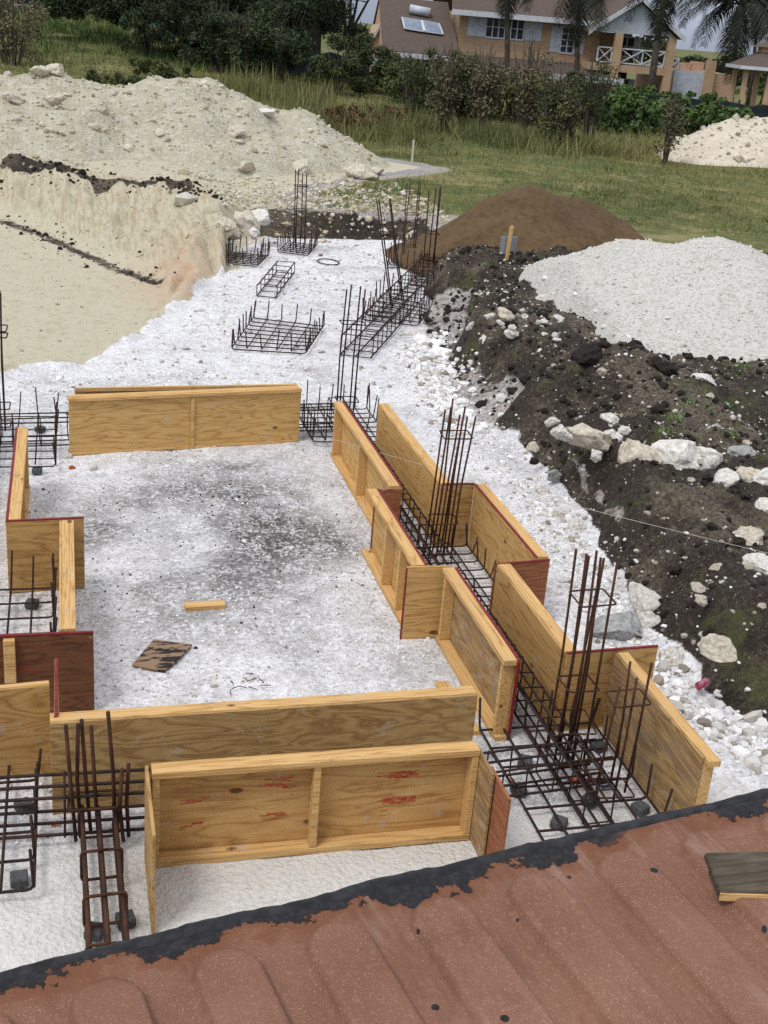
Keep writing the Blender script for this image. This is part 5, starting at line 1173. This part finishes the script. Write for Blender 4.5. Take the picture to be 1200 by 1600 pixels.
hbox('wall', gx0, gx1 - 1.3, 2.2, 2.4, zd, zg, 'wall'); hbox('wall', gx0, gx1 - 1.6, 1.0, 1.2, -.3, zd - .42, 'dark_in')
window('door', 980, 63, 22, 26, 2.2, 2, 2, 9); window('door', 975, 125, 14, 20, 1.0, 2, 2, 8)
rl = MB(); z0, z1 = zd + .08, zd + 1.0; ra, rb = hp(968, 80, -2.4)[0] + .1, hp(1042, 80, -2.4)[0] - .1
def railing(rl, ra, rb, y_):
    rl.box(ra, rb, y_ - .04, y_ + .04, z1 - .08, z1).box(ra, rb, y_ - .03, y_ + .03, z0, z0 + .07); n_ = max(1, int((rb - ra) / .95))
    for i in range(n_ + 1): xx = ra + (rb - ra) * i / n_; rl.box(xx - .04, xx + .04, y_ - .035, y_ + .035, z0 + .07, z1 - .08)
    for i in range(n_):
        a_, b_ = ra + (rb - ra) * i / n_, ra + (rb - ra) * (i + 1) / n_
        rl.tube([(a_, y_ - .05, z0 + .05), (b_, y_ - .05, z1 - .06)], .045, 4).tube([(a_, y_ + .04, z1 - .06), (b_, y_ + .04, z0 + .05)], .045, 4)
railing(rl, ra, rb, -2.4); railing(rl, hp(934, 80, -2.4)[0], hp(956, 80, -2.4)[0], -2.42); rl.build('railing', M['white'], H)
# terrace wing to the right
tx0, tx1 = hp(1047, 110)[0], hp(1146, 120)[0]; zT = hp(1100, 103)[1]
hbox('terrace_wing', tx0, tx1, .3, 7, -.3, zT, 'wall'); hbox('parapet_post', hp(1112, 100)[0] - .3, hp(1112, 100)[0] + .3, -.1, .29, -.3, zT + .75, 'wall')
x, z = hp(1083, 123); hbox('garage_door', x - 1.25, x + 1.25, .22, .29, -.2, z + .85, 'shutter')
gd = MB()
for i in range(1, 8): gd.box(x - 1.25 + i * .31 - .02, x - 1.25 + i * .31 + .02, .2, .219, -.15, z + .8)
gd.build('garage_slat', M['white'], H)
rl = MB(); z0, z1 = zT + .05, zT + .75; railing(rl, tx0 + .1, hp(1064, 95)[0], .4); rl.build('railing', M['white'], H)
for a_, b_, hh in ((1062, 1085, .5), (1086, 1106, .62)): hbox('parapet_block', hp(a_, 95)[0], hp(b_, 95)[0], .5, .9, zT + .002, zT + hh, 'wall_rose')
# left wing with the solar roof
yq = -2.6; zr = hp(650, 8, 2.0)[1] + .6; zb_ = hp(650, 75, yq)[1]; x0, x1 = hp(600, 60, yq)[0], hp(722, 60, yq)[0]; xt0 = hp(592, 10, 2)[0]; xt1 = hp(700, 30, 2)[0]
MB().prism([(x0, yq, zb_), (x1, yq, zb_), (x1 - .3, 2.4, zr), (xt0, 2.4, zr)], (0, .03, .14)).build('roof', M['shingle'], H)
MB().prism([(x0, 7, zb_), (xt0, 2.4, zr), (xt1, 2.4, zr), (x1, 7, zb_)], (0, .03, .14)).build('roof', M['shingle'], H)
hbox('wall', x0 + .1, x1, yq + .5, 6.5, -.3, zb_ + .05, 'wall')
MB().prism([(x0 + .1, yq + .5, zb_), (x0 + .1, 6.4, zb_), (x0 + .1, 2.4, zr - .1)], (.12, 0, 0)).build('gable', M['wall'], H)
hbox('fascia', x0 - .05, x1, yq - .05, yq - .01, zb_ - .22, zb_ + .08, 'white')
# end wall to the left of the wing with a curved barge board
ex0, ex1 = hp(557, 80, 1)[0], hp(602, 80, 1)[0]; zz0, zz1 = hp(560, 72, 1)[1], hp(592, 28, 1)[1]
MB().prism([(ex0, 1.2, -.3), (ex1, 1.2, -.3), (ex1, 1.2, zz1), (ex1 - .5, 1.2, zz1), (ex1 - .9, 1.2, zz0 + 1.0), (ex0, 1.2, zz0)], (0, 4, 0)).build('end_wall', M['wall'], H)
MB().tube([(ex0 - .1, 1.1, zz0 - .05), (ex0 + .6, 1.1, zz0 + .35), (ex1 - .75, 1.1, zz0 + 1.1), (ex1 - .35, 1.1, zz1 + .15)], .1, 4).build('barge_board', M['white'], H)
hbox('door', hp(582, 85, 1)[0] - .35, hp(582, 85, 1)[0] + .35, 1.12, 1.19, -.2, 1.9, 'dark_in')
# parts on the solar roof
sl = (zr - zb_) / (2.4 - yq)
def on_roof(px, py):
    d = ray(px, py); y_ = yq
    for _ in range(8):
        x_, z_ = hp(px, py, y_); y_ = yq + (z_ - zb_) / sl
    return x_, y_, z_
for q in ([(628, 22), (658, 27), (662, 44), (632, 39)], [(660, 27), (686, 32), (692, 48), (664, 44)]):
    pts = [on_roof(*t) for t in q]; nv = np.array([0, -sl, 1]) / math.hypot(sl, 1)
    o = MB().prism([tuple(np.array(t) + nv * .2) for t in pts], tuple(nv * .07)).build('solar_panel', M['solar'], H)
    fr_ = MB()
    for a_, b_ in zip(pts, pts[1:] + pts[:1]): fr_.tube([tuple(np.array(a_) + nv * .25), tuple(np.array(b_) + nv * .25)], .05, 4)
    fr_.build('panel_frame', M['white'], o)
a_, b_ = np.array(on_roof(640, 14)), np.array(on_roof(672, 20)); MB().tube([tuple(a_ + np.array([0, 0, .4])), tuple(b_ + np.array([0, 0, .4]))], .28, 10).build('water_tank', M['shutter'], H, smooth=True)
# gazebo at the right edge
g_ = atd(1180, 165, 70); zgd = zat(g_[0], g_[1]); e = empty('gazebo', (g_[0], g_[1], zgd), -YAW, 'open gazebo with a brown hip roof at the right edge', 'gazebo')
zc_ = atd(1165, 103, 70)[2] - zgd
for x in (-1.1, .15, 1.4):
    for y in (-1.2, 1.2): MB().box(x - .12, x + .12, y - .12, y + .12, -.2, zc_).build('column', M['wall'], e)
mb = MB(); A4 = [(-1.5, -1.7, zc_), (1.9, -1.7, zc_), (1.9, 1.7, zc_), (-1.5, 1.7, zc_)]; B4 = [(-.3, -.45, zc_ + .75), (.7, -.45, zc_ + .75), (.7, .45, zc_ + .75), (-.3, .45, zc_ + .75)]
for i in range(4): j = (i + 1) % 4; mb.poly([A4[i], A4[j], B4[j], B4[i]])
mb.poly(A4[::-1]); mb.build('roof', M['shingle'], e)
MB().box(-.3, .7, -.45, .45, zc_ + .75, zc_ + 1.0).build('lantern', M['wall'], e)
mb = MB(); A4 = [(-.6, -.7, zc_ + 1.0), (1.0, -.7, zc_ + 1.0), (1.0, .7, zc_ + 1.0), (-.6, .7, zc_ + 1.0)]
for i in range(4): mb.poly([A4[i], A4[(i + 1) % 4], (.2, 0, zc_ + 1.4)])
mb.poly(A4[::-1]); mb.build('lantern_roof', M['shingle'], e)
MB().box(-1.55, 1.95, -1.76, -1.71, zc_ - .14, zc_ + .03).box(-1.56, -1.51, -1.705, 1.75, zc_ - .14, zc_ + .03).build('fascia', M['white'], e)
# shade net fences
def netfence(pa, pb, d_, h, label):
    a, b = np.array(atd(*pa, d_)), np.array(atd(*pb, d_)); a[2] = zat(a[0], a[1]); b[2] = zat(b[0], b[1]); v = b - a; Ln = np.linalg.norm(v[:2])
    e = empty('net_fence', a, math.atan2(v[1], v[0]), label, 'fence'); n_ = 20; dz = v[2]; mb = MB(); r = random.Random(3)
    row = [(Ln * i / n_, .05 * math.sin(i * 1.7), dz * i / n_) for i in range(n_ + 1)]
    for i in range(n_):
        p_, q_ = row[i], row[i + 1]; mb.prism([p_, q_, (q_[0], q_[1], q_[2] + h * (1 - .05 * ((i + 1) % 3))), (p_[0], p_[1], p_[2] + h * (1 - .05 * (i % 3)))], (0, .02, 0))
    mb.build('net', M['net'], e)
    for i in range(0, n_ + 1, 4): MB().box(row[i][0] - .04, row[i][0] + .04, .03 + row[i][1], .11 + row[i][1], row[i][2] - .2, row[i][2] + h + .12).build('post', M['bark'], e)
netfence((840, 165), (1230, 190), 64, 1.3, 'dark shade net fence behind the green hedge bushes')
netfence((330, 112), (575, 122), 69, 1.5, 'dark shade net fence under the dark trees')
# far left villa on the rise
g_ = np.array(atd(110, 22, 108)); zv = zat(g_[0], g_[1]) ; 
e = empty('gray_villa', (g_[0], g_[1], zv), -YAW, 'grey villa with dark glazed veranda on the rise at the far left', 'villa')
zb2 = g_[2] - zv; s_ = 108 / 1900; M['villa'] = mat_simple('villa_render', lin(150, 160, 156), lin(132, 142, 140), 2, .9)
MB().box(-8.5, 7.5, 1.5, 8, -1, zb2 + 4.2).build('wall', M['dark_in'], e); MB().box(-8.5, 3.2, 1.3, 1.48, zb2 - .2, zb2 + 3).build('glazing', M['glass'], e)
MB().box(3.3, 5.5, -.2, 1.2, zb2 - 1.2, zb2 + 4).box(-8.6, 7.6, -.6, .0 - .21, zb2 + 2.9, zb2 + 4.3).build('front_wall', M['villa'], e)
MB().box(-8.6, 7.6, -.3, 1.2, -1, zb2 - .35).build('terrace', M['villa'], e)
for x in (-7.0, -4.6, 1.0, -1.8): MB().box(x - .16, x + .16, -.1, .2, zb2 - .3, zb2 + 3.1).build('column', M['white'], e)
rl = MB(); rl.box(-8.5, 3.2, -.25, -.18, zb2 + .35, zb2 + .43)
for i in range(40): x = -8.4 + i * .29; rl.tube([(x, -.21, zb2 - .35), (x + .12, -.21, zb2 + .35)], .03, 4)
rl.build('railing', M['white'], e)
a = np.array(atd(262, 42, 100)); za = zat(a[0], a[1]); M['turq'] = mat_simple('turquoise_paint', lin(96, 168, 156), lin(82, 150, 140), 2, .8)
e = empty('boundary_wall', (a[0], a[1], za), -YAW + .12, 'long turquoise painted low wall behind the dark limb', 'wall')
MB().box(-4.5, 4.5, -.1, .1, -1, a[2] - za + .35).build('wall', M['turq'], e); MB().box(-4.6, 4.6, -.16, .16, a[2] - za + .352, a[2] - za + .45).build('coping', M['white'], e)
